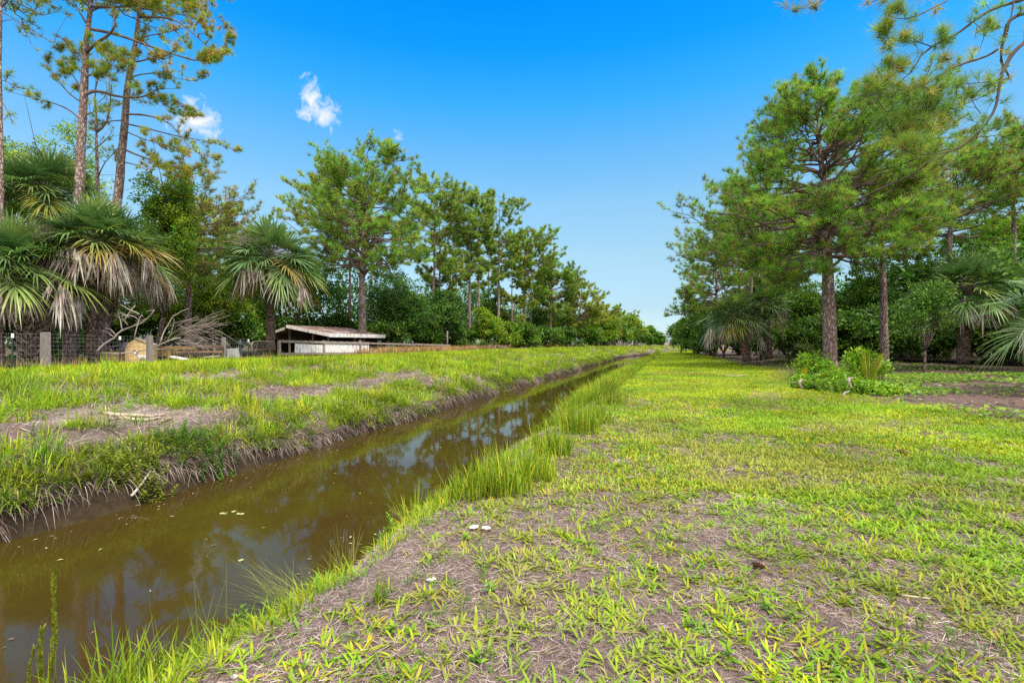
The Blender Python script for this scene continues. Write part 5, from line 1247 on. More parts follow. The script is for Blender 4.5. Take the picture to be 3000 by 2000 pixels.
plank_box('sheet_metal', 'white curled sheet lying on the grass right of the wooden fence post', 'metal sheet', 496, 538, 1040, 1044, 24.6, .4, WHITE, M_PAINT, -.14)
plank_box('sheet_metal', 'smaller pale sheet lying by the third wooden fence post', 'metal sheet', 600, 634, 1041, 1044, 26.8, .4, (.6, .63, .66), M_PAINT, .05)
tr = MB(); Y = 29.; a, b = cx_(664, Y), cx_(690, Y)
hexa(tr, [[a, Y, .4], [b + .12, Y, .4], [b + .12, Y + .5, .4], [a, Y + .5, .4], [a + .02, Y, zat(1019, Y)], [b - .1, Y, zat(1017, Y)], [b - .1, Y + .5, zat(1017, Y)], [a + .02, Y + .5, zat(1019, Y)]], (.38, .40, .43))
tag(tr.build('water_trough', M_PLAIN, None, False), 'grey sloping sided trough beside the third wooden fence post', 'trough')
fe = thing('yard_post', 'dark blue peaked post cap standing behind the fence left of the gate', 'post', (cx_(704, 29.5), 29.5, .42)); inv = np.array(fe.location)
mb = MB(); x = cx_(704, 29.5); box(mb, (x - .05, 29.45, .35), (x + .05, 29.55, zat(1004, 29.5)), (.05, .05, .07)); rel(mb).build('shaft', M_PLAIN, fe, False)
mb = MB(); zb_, zt_ = zat(1006, 29.5), zat(990, 29.5); tube(mb, [[x, 29.5, zb_], [x, 29.5, zb_ + .03], [x, 29.5, (zb_ + zt_) / 2], [x, 29.5, zt_]], [.13, .12, .09, .01], 8, (.06, .06, .12)); rel(mb).build('peaked_cap', M_PLAIN, fe)

# ---- goat kid
Yg = 24.3
gx = cx_(403, Yg); gz = .42
gt = thing('goat', 'small white goat with black ears and eye patches beside the yellow dog house', 'goat', (gx, Yg, gz))
def skin(name, verts, edges, radii, mat, parent, root=0, sub=2):
    me = bpy.data.meshes.new(name); me.from_pydata(verts, edges, []); me.materials.append(mat)
    o = bpy.data.objects.new(name, me); COL.objects.link(o); o.parent = parent
    m = o.modifiers.new('skin', 'SKIN'); m.use_smooth_shade = True
    for v, r in zip(me.skin_vertices[0].data, radii): v.radius = (r, r)
    me.skin_vertices[0].data[root].use_root = True
    s = o.modifiers.new('sub', 'SUBSURF'); s.levels = sub; s.render_levels = sub
    return o
def solid_mat(name, c, c2=None, sc=3., lo=.5, hi=.55, rough=.8):
    m, nt, o_ = newmat(name); L = nt.links.new
    tcn = nd(nt, 'ShaderNodeTexCoord'); n_ = nd(nt, 'ShaderNodeTexNoise', i_Scale=sc, i_Detail=4.); L(tcn.outputs['Object'], n_.inputs['Vector'])
    r = ramp(nt, [(lo, c), (hi, c2 or tuple(x * .8 for x in c))]); L(n_.outputs['Fac'], r.inputs[0])
    p = nd(nt, 'ShaderNodeBsdfPrincipled', i_Roughness=rough); L(r.outputs[0], p.inputs['Base Color']); L(p.outputs[0], o_.inputs[0]); return m
M_FUR = solid_mat('white_fur', (.75, .74, .76), (.62, .60, .60), 9., .45, .6); M_BLACK = solid_mat('black_fur', (.02, .018, .018)); M_NOSE = solid_mat('pink_nose', (.45, .30, .28))
V = [(.34, .12, .40), (.18, .08, .43), (.06, .02, .47), (.0, -.04, .60), (-.0, -.06, .70), (-.01, -.17, .64), (-.012, -.23, .61),       # 0 loin,1 chest,2 neck base,3 neck,4 skull,5 muzzle,6 nose
     (.52, .17, .40), (.60, .19, .44),                                                            # rump, tail
     (.10, -.02, .33), (.10, -.03, .18), (.10, -.04, .0), (.13, .14, .33), (.13, .14, .18), (.13, .13, .0),
     (.50, .08, .30), (.56, .09, .16), (.53, .08, .0), (.50, .26, .30), (.57, .27, .16), (.54, .26, .0)]
E = [(0, 1), (1, 2), (2, 3), (3, 4), (4, 5), (5, 6), (0, 7), (7, 8), (1, 9), (9, 10), (10, 11), (1, 12), (12, 13), (13, 14), (7, 15), (15, 16), (16, 17), (7, 18), (18, 19), (19, 20)]
Rr = [.125, .12, .09, .065, .085, .05, .036, .115, .025, .04, .026, .022, .04, .026, .022, .05, .028, .022, .05, .028, .022]
skin('body', V, E, Rr, M_FUR, gt)
for s in (-1, 1):
    skin('ear', [(s * .06, -.04, .75), (s * .13, -.03, .765), (s * .20, -.03, .745)], [(0, 1), (1, 2)], [.02, .035, .014], M_BLACK, gt)
    skin('eye_patch', [(s * .062, -.115, .72), (s * .07, -.105, .68)], [(0, 1)], [.028, .024], M_BLACK, gt)
skin('nose', [(-.012, -.245, .615), (-.012, -.262, .605)], [(0, 1)], [.022, .014], M_NOSE, gt)

# ---- dead branches lying over the fence
def dead_branch(label, paths, Y, r, seed, twigs=5, tl=.5, c=(.36, .31, .29), group='bleached dead branches'):
    rg = np.random.default_rng(seed); mb = MB()
    for q, path in enumerate(paths):
        pts = np.array([[cx_(x, Y), Y + .25 * math.sin(q * 1.7 + i * .4), zat(y, Y)] for i, (x, y) in enumerate(path)])
        tt = np.linspace(0, len(pts) - 1, len(pts) * 2 - 1); pts = np.stack([np.interp(tt, np.arange(len(pts)), pts[:, k]) for k in range(3)], 1); pts[1:-1] += rg.normal(size=pts[1:-1].shape) * .012
        rq = r if q == 0 else r * (.45 + .2 * rg.random())
        tube(mb, pts, np.linspace(rq, rq * .4, len(pts)), 6, c)
        for k in range(twigs):
            b = pts[rg.integers(1, len(pts))]; d = nrm(rg.normal(size=3) * [1, .4, .9] + [0, 0, .3]); l = tl * (.4 + .8 * rg.random())
            pp = bez(b, b + d * l * .5 + rg.normal(size=3) * .05, b + d * l + rg.normal(size=3) * .12, 4)
            tube(mb, pp, [rq * .3, rq * .25, rq * .2, rq * .12], 3, c, cap=False)
    return tag(mb.build('dead_branch', M_DRYWOOD), label, 'dead branch', group)
dead_branch('long bleached dead branch slanting up to the right above the yellow dog house', [[(282, 1028), (300, 1005), (325, 985), (345, 965), (372, 955), (400, 945), (425, 930), (448, 905)], [(347, 968), (342, 935), (338, 912), (345, 905)], [(378, 950), (366, 928), (372, 921), (400, 922), (415, 932)], [(404, 990), (411, 950), (416, 925), (417, 918)], [(325, 982), (305, 970), (278, 966)], [(330, 980), (318, 962), (306, 957)], [(417, 918), (390, 905), (365, 890)], [(370, 940), (388, 905), (395, 890)], [(366, 926), (350, 915), (330, 910)]], 23.6, .05, 501, 3, .5)
dead_branch('dead branch lying low across the front of the yellow dog house', [[(300, 1031), (340, 1032), (390, 1028), (440, 1015), (470, 1000), (520, 985)], [(440, 1018), (470, 1020), (500, 1005)]], 24.0, .05, 502, 3, .4)
dead_branch('tall pair of bare curved stems rising left of the brush pile', [[(469, 1003), (474, 975), (482, 950), (500, 922), (520, 908), (545, 900)], [(478, 1000), (492, 975), (503, 950), (507, 930)]], 25., .035, 503, 2, .4)
rg = np.random.default_rng(504)
bp = [[(470, 1005), (500, 990), (540, 970), (590, 955), (640, 948), (660, 949)]]
for q in range(46):
    x = 500 + rg.random() * 110; y = 985 - rg.random() * 40; l = 30 + rg.random() * 70; a = -.15 - .5 * rg.random() if rg.random() < .7 else .2 + .3 * rg.random()
    bp.append([(x, y), (x + l * .5, y + l * .5 * a - 3), (x + l, y + l * a + 4)])
for q in range(24):
    x = 540 + rg.normal() * 18; y = 1000 + rg.normal() * 8; l = 25 + rg.random() * 50; a = rg.normal() * .5
    bp.append([(x, y), (x + l * .5, y + l * .5 * a - 4), (x + l, y + l * a)])
dead_branch('tangled brush pile of pale dead twigs between the second and third wooden posts', bp, 25.4, .022, 505, 4, .4, c=(.30, .255, .235), group='brush piles')
for q, (px, Y, wd, hh, lab) in enumerate(((1800, 101, 3.4, 3.6, 'grey heap of dead palm fronds and brush left of the canal bend'), (1848, 112, 3.2, 3.6, 'second grey brush heap nearer the last dark round tree'), (1420, 62, 3.2, 2.4, 'brown tangle of dead limbs below the bright shrubby tree'), (1500, 72, 2.0, 1.2, 'pale dead fronds on the ground below the lone sparse pine'), (1960, 150, 8, 5., 'distant grey brush line beyond the canal bend'))):
    rg = np.random.default_rng(520 + q); x, y, z = at(px, Y); mb = MB()
    for k in range(260):
        b = np.array([x + rg.normal() * wd * .5, y + rg.normal() * wd * .25, z + abs(rg.normal()) * hh * .12]); d = nrm(rg.normal(size=3) * [1, .5, .6] + [0, 0, .35]); l = hh * (.15 + .3 * rg.random())
        tube(mb, bez(b, b + d * l * .6 + [0, 0, .1 * l], b + d * l - [0, 0, .12 * l], 4), np.array([.035, .03, .022, .012]) * (1 + Y / 100), 3, (.33, .30, .30) if q != 2 else (.24, .18, .15), cap=False)
    tag(mb.build('brush_pile', M_DRYWOOD), lab, 'brush pile', 'brush piles')

# ------------------------------------------------------------------ small things on the ground
def ground_hit(px, py):
    """where the sight line of a photo point meets the ground"""
    lo, hi = .8, 200.
    for Y in np.geomspace(.8, 200, 1500):
        if zat(py, Y) < max(float(H(cx_(px, Y), Y)), WATER):
            x = cx_(px, Y); z = float(H(x, Y))
            if z < WATER + .04:          # over the water: step back to the nearer bank
                u, v = xy2uv(x, Y); v = -2.98 if v > -5.5 else -7.7
                x, Y = uv2xy(u, v); z = float(H(x, Y))
            return x, Y, z
    return cx_(px, 60), 60, 0
# logs and sticks in the sandy scar on the far bank
def stick(label, pxs, r, seed, c=(.40, .33, .27), cat='stick', name='stick', lift=.03, group=None):
    pts = np.array([ground_hit(*p) for p in pxs]) + [0, 0, lift]; mb = MB(); rg = np.random.default_rng(seed)
    tube(mb, pts, np.linspace(r, r * .6, len(pts)), 7, c, .12, rg)
    return tag(mb.build(name, M_DRYWOOD), label, cat, group)
stick('longest pale fallen stick on the sandy scar of the far bank', [(305, 1212), (340, 1218), (400, 1220), (440, 1221), (482, 1216)], .045, 1, group='sticks on the far bank')
stick('second fallen stick just below the longest one on the far bank scar', [(345, 1226), (395, 1231), (430, 1232), (470, 1226)], .04, 2, group='sticks on the far bank')
stick('short dark stick slanting down the sandy scar on the far bank', [(462, 1240), (480, 1236), (505, 1228)], .035, 3, (.22, .17, .13), group='sticks on the far bank')
stick('thin pale stick leaning from the far bank down to the water', [(385, 1467), (400, 1450), (425, 1420), (440, 1395)], .02, 4, (.5, .44, .4), lift=.08, group='sticks on the far bank')
stick('bare stick lying in the shade between the slim pine and the tiered sapling', [(2618, 1060), (2650, 1066), (2690, 1070)], .035, 5)
stick('grey stick half buried in the lawn in the lower right', [(2640, 1745), (2690, 1752), (2740, 1756)], .007, 6, lift=.01)
stick('dry brown stalk lying in the thatch in front of the camera', [(1780, 1852), (1830, 1857), (1880, 1857)], .005, 7, (.26, .17, .13), lift=.012)
stick('flat pale stick on the bare lawn edge near the twin palms', [(2115, 1098), (2150, 1100), (2190, 1098)], .03, 8)

def mushroom(label, px, py, r, seed, name='mushroom'):
    x, y, z = ground_hit(px, py); rg = np.random.default_rng(seed)
    t = thing(name, label, 'mushroom', (x, y, z), 'white mushrooms in the thatch')
    cm = MB(); n = 16; th = np.linspace(0, 2 * math.pi, n, endpoint=False)
    prof = [(0.02, .027), (.35, .027), (.7, .024), (.95, .018), (1., .013), (.9, .012), (.3, .014)]
    v = []; 
    for (a, h) in prof: v += [(r * a * math.cos(k) * (1 + .05 * math.sin(3 * k + seed)), r * a * math.sin(k), h * (r / .035) + .012 + .006 * math.cos(k + seed)) for k in th]
    f = [[i * n + j, i * n + (j + 1) % n, (i + 1) * n + (j + 1) % n, (i + 1) * n + j] for i in range(len(prof) - 1) for j in range(n)]
    cm.add(v, f, (.80, .78, .76)); cm.build('cap', M_PAINTW, t)
    sm = MB(); tube(sm, [(0, 0, -.01), (.004, 0, .02), (0, 0, .03)], [.011, .009, .009], 8, (.7, .66, .6)); sm.build('stalk', M_PAINTW, t)
M_PAINTW = plain_mat('white_mushroom', .6, .3, nscale=30., nvar=.08)
mushroom('left of two flat white mushrooms in the thatch behind a leafy weed', 1388, 1552, .042, 1)
mushroom('right of two flat white mushrooms, tilted beside a leafy weed', 1424, 1554, .040, 2)
# broken white shell-like litter
sc_ = MB()
for k, (dx, dy, a) in enumerate(((0, 0, .3), (.03, .012, -.5), (.018, -.015, 1.2))):
    x, y, z = ground_hit(1258, 1702); th = np.linspace(0, 2 * math.pi, 10, endpoint=False)
    rim = np.stack([x + dx + .024 * np.cos(th) * math.cos(a) - .013 * np.sin(th) * math.sin(a), y + dy + .024 * np.cos(th) * math.sin(a) + .013 * np.sin(th) * math.cos(a), z + .018 + .006 * np.cos(th * 2 + k)], 1)
    c0 = np.array([[x + dx, y + dy, z + .028], [x + dx, y + dy, z + .012]])
    sc_.add(np.concatenate([rim, c0]), [[j, (j + 1) % 10, 10] for j in range(10)] + [[(j + 1) % 10, j, 11] for j in range(10)], (.72, .74, .74))
tag(sc_.build('mushroom_scraps', M_PAINTW), 'broken pale mushroom scraps in the bare thatch by the near bank', 'mushroom scraps')

def stone(label, px, py, s, seed, c=(.62, .58, .52)):
    x, y, z = ground_hit(px, py); rg = np.random.default_rng(seed); mb = MB(); n, mm = 10, 7; v = []
    for i in range(mm):
        ph = math.pi * i / (mm - 1)
        for j in range(n):
            th = 2 * math.pi * j / n; r = 1 + .22 * (vnoise(math.cos(th) * 1.5 + seed, math.sin(th) * 1.5 + ph) - .5) * math.sin(ph)
            v.append((x + s * 1.5 * r * math.sin(ph) * math.cos(th + .5), y + s * r * math.sin(ph) * math.sin(th + .5), z + s * .3 + s * .7 * r * math.cos(ph)))
    mb.add(v, [[i * n + j, (i + 1) * n + j, (i + 1) * n + (j + 1) % n, i * n + (j + 1) % n] for i in range(mm - 1) for j in range(n)], c)
    tag(mb.build('stone', M_PAINTW), label, 'stone', 'pale stones in the straw')
stone('pale stone in the straw at the bottom edge, left of its twin', 490, 1965, .017, 3)
stone('pale stone in the straw at the bottom edge, right of its twin', 686, 1984, .014, 4)

def cone(label, px, py, s, seed, c=(.07, .035, .025)):
    x, y, z = ground_hit(px, py); rg = np.random.default_rng(seed); mb = MB(); ax = nrm(np.array([math.cos(seed), math.sin(seed), .1])); sd = np.cross(ax, UP); up = np.cross(sd, ax)
    tube(mb, [np.array([x, y, z + s * .4]) - ax * s, np.array([x, y, z + s * .4]) + ax * s], [s * .25, s * .1], 6, c)
    for k in range(60):
        t = k / 60; a = k * GOLD; rr = s * .55 * math.sin(math.pi * (.12 + .8 * t)); d = sd * math.cos(a) + up * math.sin(a); b = np.array([x, y, z + s * .45]) + ax * s * (2 * t - 1)
        leaves(mb, (b + d * rr * .3)[None], nrm(d + ax * .5)[None], nrm(ax)[None], np.array([rr * .9 + .006]), np.array([s * .3]), np.array([c]) * (.7 + .6 * rg.random()))
    tag(mb.build('pine_cone', M_TWIG), label, 'pine cone', 'dark pine cones on the lawn')
cone('dark pine cone on the lawn farthest back, in front of the weedy clump', 2388, 1215, .07, 1)
cone('dark pine cone on the lawn in the middle of the right side', 2644, 1328, .065, 2)
cone('dark reddish pine cone in the bare thatch near the camera', 2222, 1662, .045, 3, (.09, .03, .025))
cone('small dark pine cone just below the middle lawn pine cone', 2522, 1370, .035, 4)

for q, (px, py, s, lab) in enumerate(((655, 1501, .052, 'left lily pad of three floating in the canal'), (686, 1495, .04, 'middle lily pad of three floating in the canal'), (704, 1502, .052, 'right lily pad of three floating in the canal'), (706, 1638, .03, 'lone pale lily pad near the drooping grass'))):
    Y = (EYE - WATER) * F / (py - 1000); x = cx_(px, Y); mb = MB(); th = np.linspace(.25, 2 * math.pi - .25, 18)
    v = [(x, Y, WATER + .006)] + [(x + s * math.cos(a + q), Y + s * .7 * math.sin(a + q), WATER + .006 + .004 * math.sin(3 * a)) for a in th]
    v2 = [(a, b, c_ - .004) for a, b, c_ in v]; n = len(v)
    mb.add(v + v2, [[0, j, j + 1] for j in range(1, n - 1)] + [[n, n + j + 1, n + j] for j in range(1, n - 1)], (.27, .32, .13))
    tag(mb.build('lily_pad', M_PLAIN), lab, 'lily pad', 'lily pads on the canal')

# red tape by the twin palms
x, Y = cx_(2178, 32.2), 32.2; mb = MB()
pts = np.array([[x + .12, Y, zat(1018, Y)], [x, Y, zat(1022, Y)], [x - .03, Y, zat(1027, Y)], [x - .01, Y, zat(1034, Y)]])
for k in range(3):
    a, b = pts[k], pts[k + 1]; hexa(mb, [a + [-.03, -.01, 0], a + [.03, -.01, 0], a + [.03, .01, 0], a + [-.03, .01, 0], b + [-.03, -.01, 0], b + [.03, -.01, 0], b + [.03, .01, 0], b + [-.03, .01, 0]], (.7, .03, .05))
tag(mb.build('marker_ribbon', M_PLAIN), 'bright red marker ribbon hanging beside the left twin palm trunk', 'ribbon')

# ------------------------------------------------------------------ plants in front
def clump(label, px, py, hgt, n, w, seed, cols, el=(50, 88), B=(.1, .5), spread=.12, name='grass_clump', cat='grass clump', group='tall grass clumps on the near bank', tip=None, az=None, prof=(.6, 1., .85, .5), xyz=None):
    global rng
    x, y, z = xyz or ground_hit(px, py); rg = np.random.default_rng(seed); mb = MB()
    a = rg.random(n) * 6.283 if az is None else az[0] + az[1] * rg.normal(size=n)
    e = np.radians(el[0] + (el[1] - el[0]) * rg.random(n))
    D = np.stack([np.cos(a) * np.cos(e), np.sin(a) * np.cos(e), np.sin(e)], 1); r = spread * np.sqrt(rg.random(n)); b = rg.random(n) * 6.283
    X_, Y_ = x + r * np.cos(b), y + r * np.sin(b)
    Pp = np.stack([X_, Y_, H(X_, Y_) - .02], 1)
    C = pal(rg, n, cols, .2)
    blades(mb, Pp, D, hgt * (.5 + .6 * rg.random(n)), w * (.7 + .6 * rg.random(n)), B[0] + (B[1] - B[0]) * rg.random(n), C, prof, tipC=None if tip is None else np.clip(C * np.asarray(tip), 0, .9))
    return tag(mb.build(name, M_GRASS), label, cat, group)
LUSH2 = [(.19, .33, .015), (.27, .38, .018), (.14, .25, .018), (.35, .38, .03)]
for q, (px, py, hh, n, sp, lab) in enumerate(((1480, 1440, .74, 340, .28, 'biggest bright grass clump on the near bank edge, in the middle of the photo'), (1395, 1450, .6, 200, .26, 'grass clump on the near bank just left of the biggest clump'), (1570, 1400, .62, 220, .25, 'grass clump on the near bank just right of the biggest clump'),
                                       (1620, 1330, .66, 220, .3, 'grass clump on the near bank between the biggest clump and the far tall clump'), (1700, 1260, .78, 320, .36, 'tall upright grass clump at the bank edge beyond the biggest clump'), (1745, 1235, .62, 190, .36, 'tall grass clump right beside the far upright clump'), (1790, 1180, .6, 170, .45, 'farthest of the tall grass clumps along the near bank edge'), (1300, 1470, .34, 90, .2, 'low grass clump at the left end of the near bank row'))):
    clump(lab, px, py, hh, n, .011 + .0008 * q, 600 + q, LUSH2, (58, 89), (.05, .5), sp)
clump('dark green upright grass tuft standing alone in the straw of the near bank', 1112, 1765, .28, 34, .007, 620, [(.10, .22, .02), (.15, .27, .02), (.2, .24, .02)], (55, 88), (.02, .3), .03)
clump('short green tuft above the drooping sedge on the near bank', 655, 1845, .22, 40, .006, 621, LUSH2, (35, 85), (.1, .5), .04)
SEDGE = [(.20, .24, .05), (.26, .27, .07), (.14, .19, .04)]
clump('drooping sedge arching left over the dark water', 790, 1790, .85, 95, .005, 622, SEDGE, (8, 38), (.0, .28), .14, 'sedge', 'sedge', 'sedges over the water', az=(2.75, .32), prof=(.9, .8, .6, .4))
clump('upright wiry sedge at the water edge behind the drooping one', 860, 1700, .6, 60, .0055, 623, SEDGE, (45, 85), (.05, .4), .12, 'sedge', 'sedge', 'sedges over the water', az=(2.4, .9), prof=(.9, .8, .6, .4))
clump('thin scattered sedge stems standing before the water at the lower left', 330, 2010, .75, 46, .005, 624, SEDGE, (62, 89), (.0, .25), .28, 'sedge', 'sedge', 'sedges over the water', prof=(.9, .8, .6, .4))
clump('broad bladed grass tuft in the bottom left corner', 200, 2040, .55, 130, .009, 625, LUSH2, (55, 88), (.1, .5), .2, xyz=(lambda q: (q[0], q[1], float(H(*q))))(uv2xy(1.55, -2.72)))
clump('grass tuft right of the bottom left corner', 340, 2020, .48, 120, .0085, 626, LUSH2, (50, 88), (.1, .6), .2, xyz=(lambda q: (q[0], q[1], float(H(*q))))(uv2xy(1.85, -2.72)))
clump('dark grass tuft along the bottom edge, right of the other corner tufts', 470, 2000, .34, 90, .0075, 627, LUSH2, (40, 86), (.1, .6), .2, xyz=(lambda q: (q[0], q[1], float(H(*q))))(uv2xy(2.2, -2.68)))

def spike_weed(label, px, py_top, py_base, Y, w, seed, head=.55):
    """a seed head or club shaped weed, one stem thick with small bracts"""
    rg = np.random.default_rng(seed); mb = MB(); x = cx_(px, Y); z1 = zat(py_top, Y); z0 = max(zat(py_base, Y), float(H(x, Y)) - .05)
    x0 = x - .02
    tt = np.linspace(0, 1, 12)[:, None]; pts = np.array([x0, Y, z0]) * (1 - tt) + np.array([x, Y, z1]) * tt; pts[:, 0] += .012 * np.sin(tt[:, 0] * 4 + seed)
    tube(mb, pts, np.linspace(.0035, .0015, 12), 5, (.24, .28, .03))
    n = int(150 * head + 30); t = 1 - head * rg.random(n); a = rg.random(n) * 6.283
    P_ = np.stack([np.interp(t, tt[:, 0], pts[:, k]) for k in range(3)], 1); D = nrm(np.stack([np.cos(a) * .5, np.sin(a) * .5, np.full(n, 1.)], 1))
    leaves(mb, P_, D, nrm(np.stack([np.cos(a), np.sin(a), 0 * a], 1)), np.full(n, w * 2.4), np.full(n, w * .8), pal(rg, n, [(.30, .37, .02), (.20, .31, .02), (.38, .38, .04)], .2))
    return tag(mb.build('spiky_weed', M_GRASS), label, 'weed', 'spiky weeds in the corner')
spike_weed('tall seed headed weed stem at the lower left, twice the height of the others', 165, 1672, 2010, 2.55, .012, 1, .62)
spike_weed('thickest club shaped weed, second from the left in the corner', 128, 1838, 2060, 2.5, .013, 2, .95)
spike_weed('leftmost short club shaped weed in the corner', 97, 1888, 2060, 2.5, .008, 3, .9)
spike_weed('club shaped weed between the thick one and the tall seed head', 160, 1838, 2060, 2.55, .009, 4, .95)
spike_weed('small club shaped weed below the tall seed head', 148, 1868, 2060, 2.45, .008, 5, .95)

def weed(mb, rg, x, y, z, hgt, n, ls, cols, tall=True):
    stem = np.array([[0, 0, -.02], [.1 * hgt * rg.normal(), .1 * hgt * rg.normal(), hgt * .5], [.2 * hgt * rg.normal(), .2 * hgt * rg.normal(), hgt]]) + [x, y, z]
    pts = bez(stem[0], stem[1], stem[2], 6)
    tube(mb, pts, np.linspace(.004, .002, 6) * (1 + hgt), 4, (.16, .22, .03), cap=False)
    t = (np.arange(n) + .5) / n; a = np.arange(n) * GOLD + rg.random() * 6
    Pp = np.stack([np.interp(.1 + .9 * t, np.linspace(0, 1, 6), pts[:, k]) for k in range(3)], 1)
    e = .15 + .6 * t; D = np.stack([np.cos(a) * np.cos(e), np.sin(a) * np.cos(e), np.sin(e)], 1)
    N = nrm(np.stack([-np.cos(a) * .5, -np.sin(a) * .5, np.full(n, 1.)], 1) + .2 * rg.normal(size=(n, 3)))
    L_ = ls * (.7 + .5 * rg.random(n)) * (1.1 - .4 * t)
    blades(mb, Pp, D, L_, L_ * .42, .25, pal(rg, n, cols, .18), (.35, 1., .75))
W1 = [(.16, .32, .015), (.22, .37, .02), (.11, .25, .02)]
# leafy weeds that can be pointed to, in the foreground
for q, (px, py, hh, n, ls, lab) in enumerate(((560, 1905, .30, 26, .075, 'leafy weed standing in front of the drooping sedge'), (500, 1930, .18, 16, .06, 'smaller leafy weed left of the one before the drooping sedge'), (1055, 1600, .34, 34, .06, 'leafy upright weed at the water edge by the sky reflections'), (1140, 1590, .2, 16, .05, 'low leafy weed to the right of the upright water edge weed'),
                                      (1365, 1580, .05, 9, .075, 'leafy weed in front of the two white mushrooms'), (1480, 1500, .05, 9, .07, 'broad leaved weed above the mushrooms'), (1585, 1430, .06, 9, .07, 'broad leaved weed right of the biggest grass clump'), (1440, 1735, .04, 5, .08, 'single heart leaved weed in the bare straw below the mushrooms'),
                                      (2255, 1790, .05, 8, .075, 'lobed leaf weed in bare thatch, left of a near twin'), (2330, 1815, .05, 8, .075, 'lobed leaf weed in bare thatch, right of a near twin'), (2015, 1835, .05, 8, .07, 'lobed leaf weed in the lawn at lower centre right'), (2140, 1930, .06, 9, .07, 'leafy weed at the bottom edge right of centre'),
                                      (1150, 1850, .04, 8, .07, 'leafy weed at lower left of the lawn edge'), (1200, 1860, .035, 7, .065, 'leafy weed just right of the one at the lower lawn edge'), (1400, 1940, .05, 7, .075, 'large leaved weed at the bottom edge left of centre'), (285, 1990, .12, 14, .06, 'leafy weed among the sedge stems at the lower left'), (1510, 1420, .05, 8, .06, 'leafy weed at the foot of the biggest grass clump'))):
    rg = np.random.default_rng(650 + q); x, y, z = ground_hit(px, py); mb = MB(); weed(mb, rg, x, y, z, hh, n, ls, W1)
    if hh > .15:
        for k in range(2): weed(mb, rg, x + .05 * rg.normal(), y + .05 * rg.normal(), z, hh * .7, n, ls, W1)
    tag(mb.build('leafy_weed', M_GRASS), lab, 'weed', 'leafy weeds in the lawn')

# weedy clump in front of the great pine
def bushy(label, px, py, wd, hgt, n, seed, cols, ls=.11, cat='weedy bush', name='weedy_bush', group='weedy bushes before the great pine'):
    rg = np.random.default_rng(seed); x, y, z = ground_hit(px, py); mb = MB()
    for k in range(n):
        r = math.sqrt(rg.random()); a = rg.random() * 6.283; xx, yy = x + wd * r * math.cos(a), y + wd * .7 * r * math.sin(a)
        weed(mb, rg, xx, yy, float(H(xx, yy)), hgt * (1 - .55 * r * r) * (.6 + .6 * rg.random()), 20, ls, cols)
    bl = [(x + wd * .5 * rg.normal() * .7, y + wd * .35 * rg.normal(), z + hgt * (.15 + .6 * rg.random() ** 1.5), wd * (.16 + .22 * rg.random()), wd * (.16 + .2 * rg.random()), hgt * .26) for k in range(10)]
    if name != 'bank_shrub': leaf_blobs(mb, rg, bl, int(2300 * wd), ls * 1.15, cols, None, .42, 7, .11)
    return tag(mb.build(name, M_LEAF), label, cat, group)
W2 = [(.10, .25, .015), (.15, .30, .018), (.07, .18, .018), (.21, .33, .02)]
bushy('tall leafy bush at the left of the weedy clump, beside the great pine trunk', 2380, 1112, 1.0, 1.15, 80, 671, W2)
bushy('leafy bush at the right of the weedy clump with upright sprays', 2520, 1115, .9, 1.25, 80, 672, W2)
bushy('low middle bush of the weedy clump in front of the great pine', 2450, 1130, 1.3, .6, 110, 673, W2)
bushy('front bush of the weedy clump spilling on to the lawn', 2510, 1150, 1.2, .4, 110, 674, W2, .09)
bushy('low trailing bush at the left front of the weedy clump', 2420, 1140, .8, .35, 60, 675, W2, .09)
bushy('green leafy sub shrub on the far bank above the water', 570, 1330, .7, .45, 60, 676, [(.06, .17, .02), (.09, .22, .03)], .08, 'sub shrub', 'bank_shrub', 'shrubs on the far bank')
bushy('yellowish leafy weed on the far bank above the straw curtain', 400, 1390, .55, .4, 46, 677, [(.22, .28, .02), (.14, .22, .02)], .08, 'sub shrub', 'bank_shrub', 'shrubs on the far bank')
# coconut seedlings: stiff ribbed blades, one yellowing
def seedling(label, px, py, hgt, n, seed, cols, az0=None):
    rg = np.random.default_rng(seed); x, y, z = ground_hit(px, py); mb = MB()
    for k in range(n):
        a = (az0 if az0 is not None else 0) + (k - n / 2) * .35 + rg.normal() * .2; e = rad(60 + 22 * rg.random()); d = np.array([math.cos(a) * math.cos(e), math.sin(a) * math.cos(e) * .4, math.sin(e)]); d = nrm(d)
        nl = 12; t = np.linspace(.25, 1, nl); pts = np.array([x, y, z]) + d * (hgt * t)[:, None]
        tube(mb, [[x, y, z - .02], pts[0], pts[-1]], [.02, .014, .005], 5, cols[0])
        sd = nrm(np.cross(d, [0, 1, .2]))
        for sg in (-1, 1):
            blades(mb, pts, nrm(np.tile(d * .8 + sd * sg * .55, (nl, 1))), hgt * .32 * np.sin(math.pi * (.2 + .7 * t)), .05, .1, pal(rg, nl, cols, .12), (1., .9, .6), S=np.tile(nrm(np.cross(d, sd) * .4 + d * .5), (nl, 1)))
    return tag(mb.build('palm_seedling', M_PALM), label, 'palm seedling', 'palm seedlings by the weedy clump')
seedling('yellow green palm seedling fanning up at the right of the weedy clump', 2545, 1135, 1.15, 4, 681, [(.27, .32, .02), (.19, .29, .02), (.32, .30, .03)], .9)
seedling('short yellow palm seedling with brown tips at the left of the weedy clump', 2360, 1120, .55, 4, 682, [(.40, .36, .02), (.26, .30, .02)], 1.57)
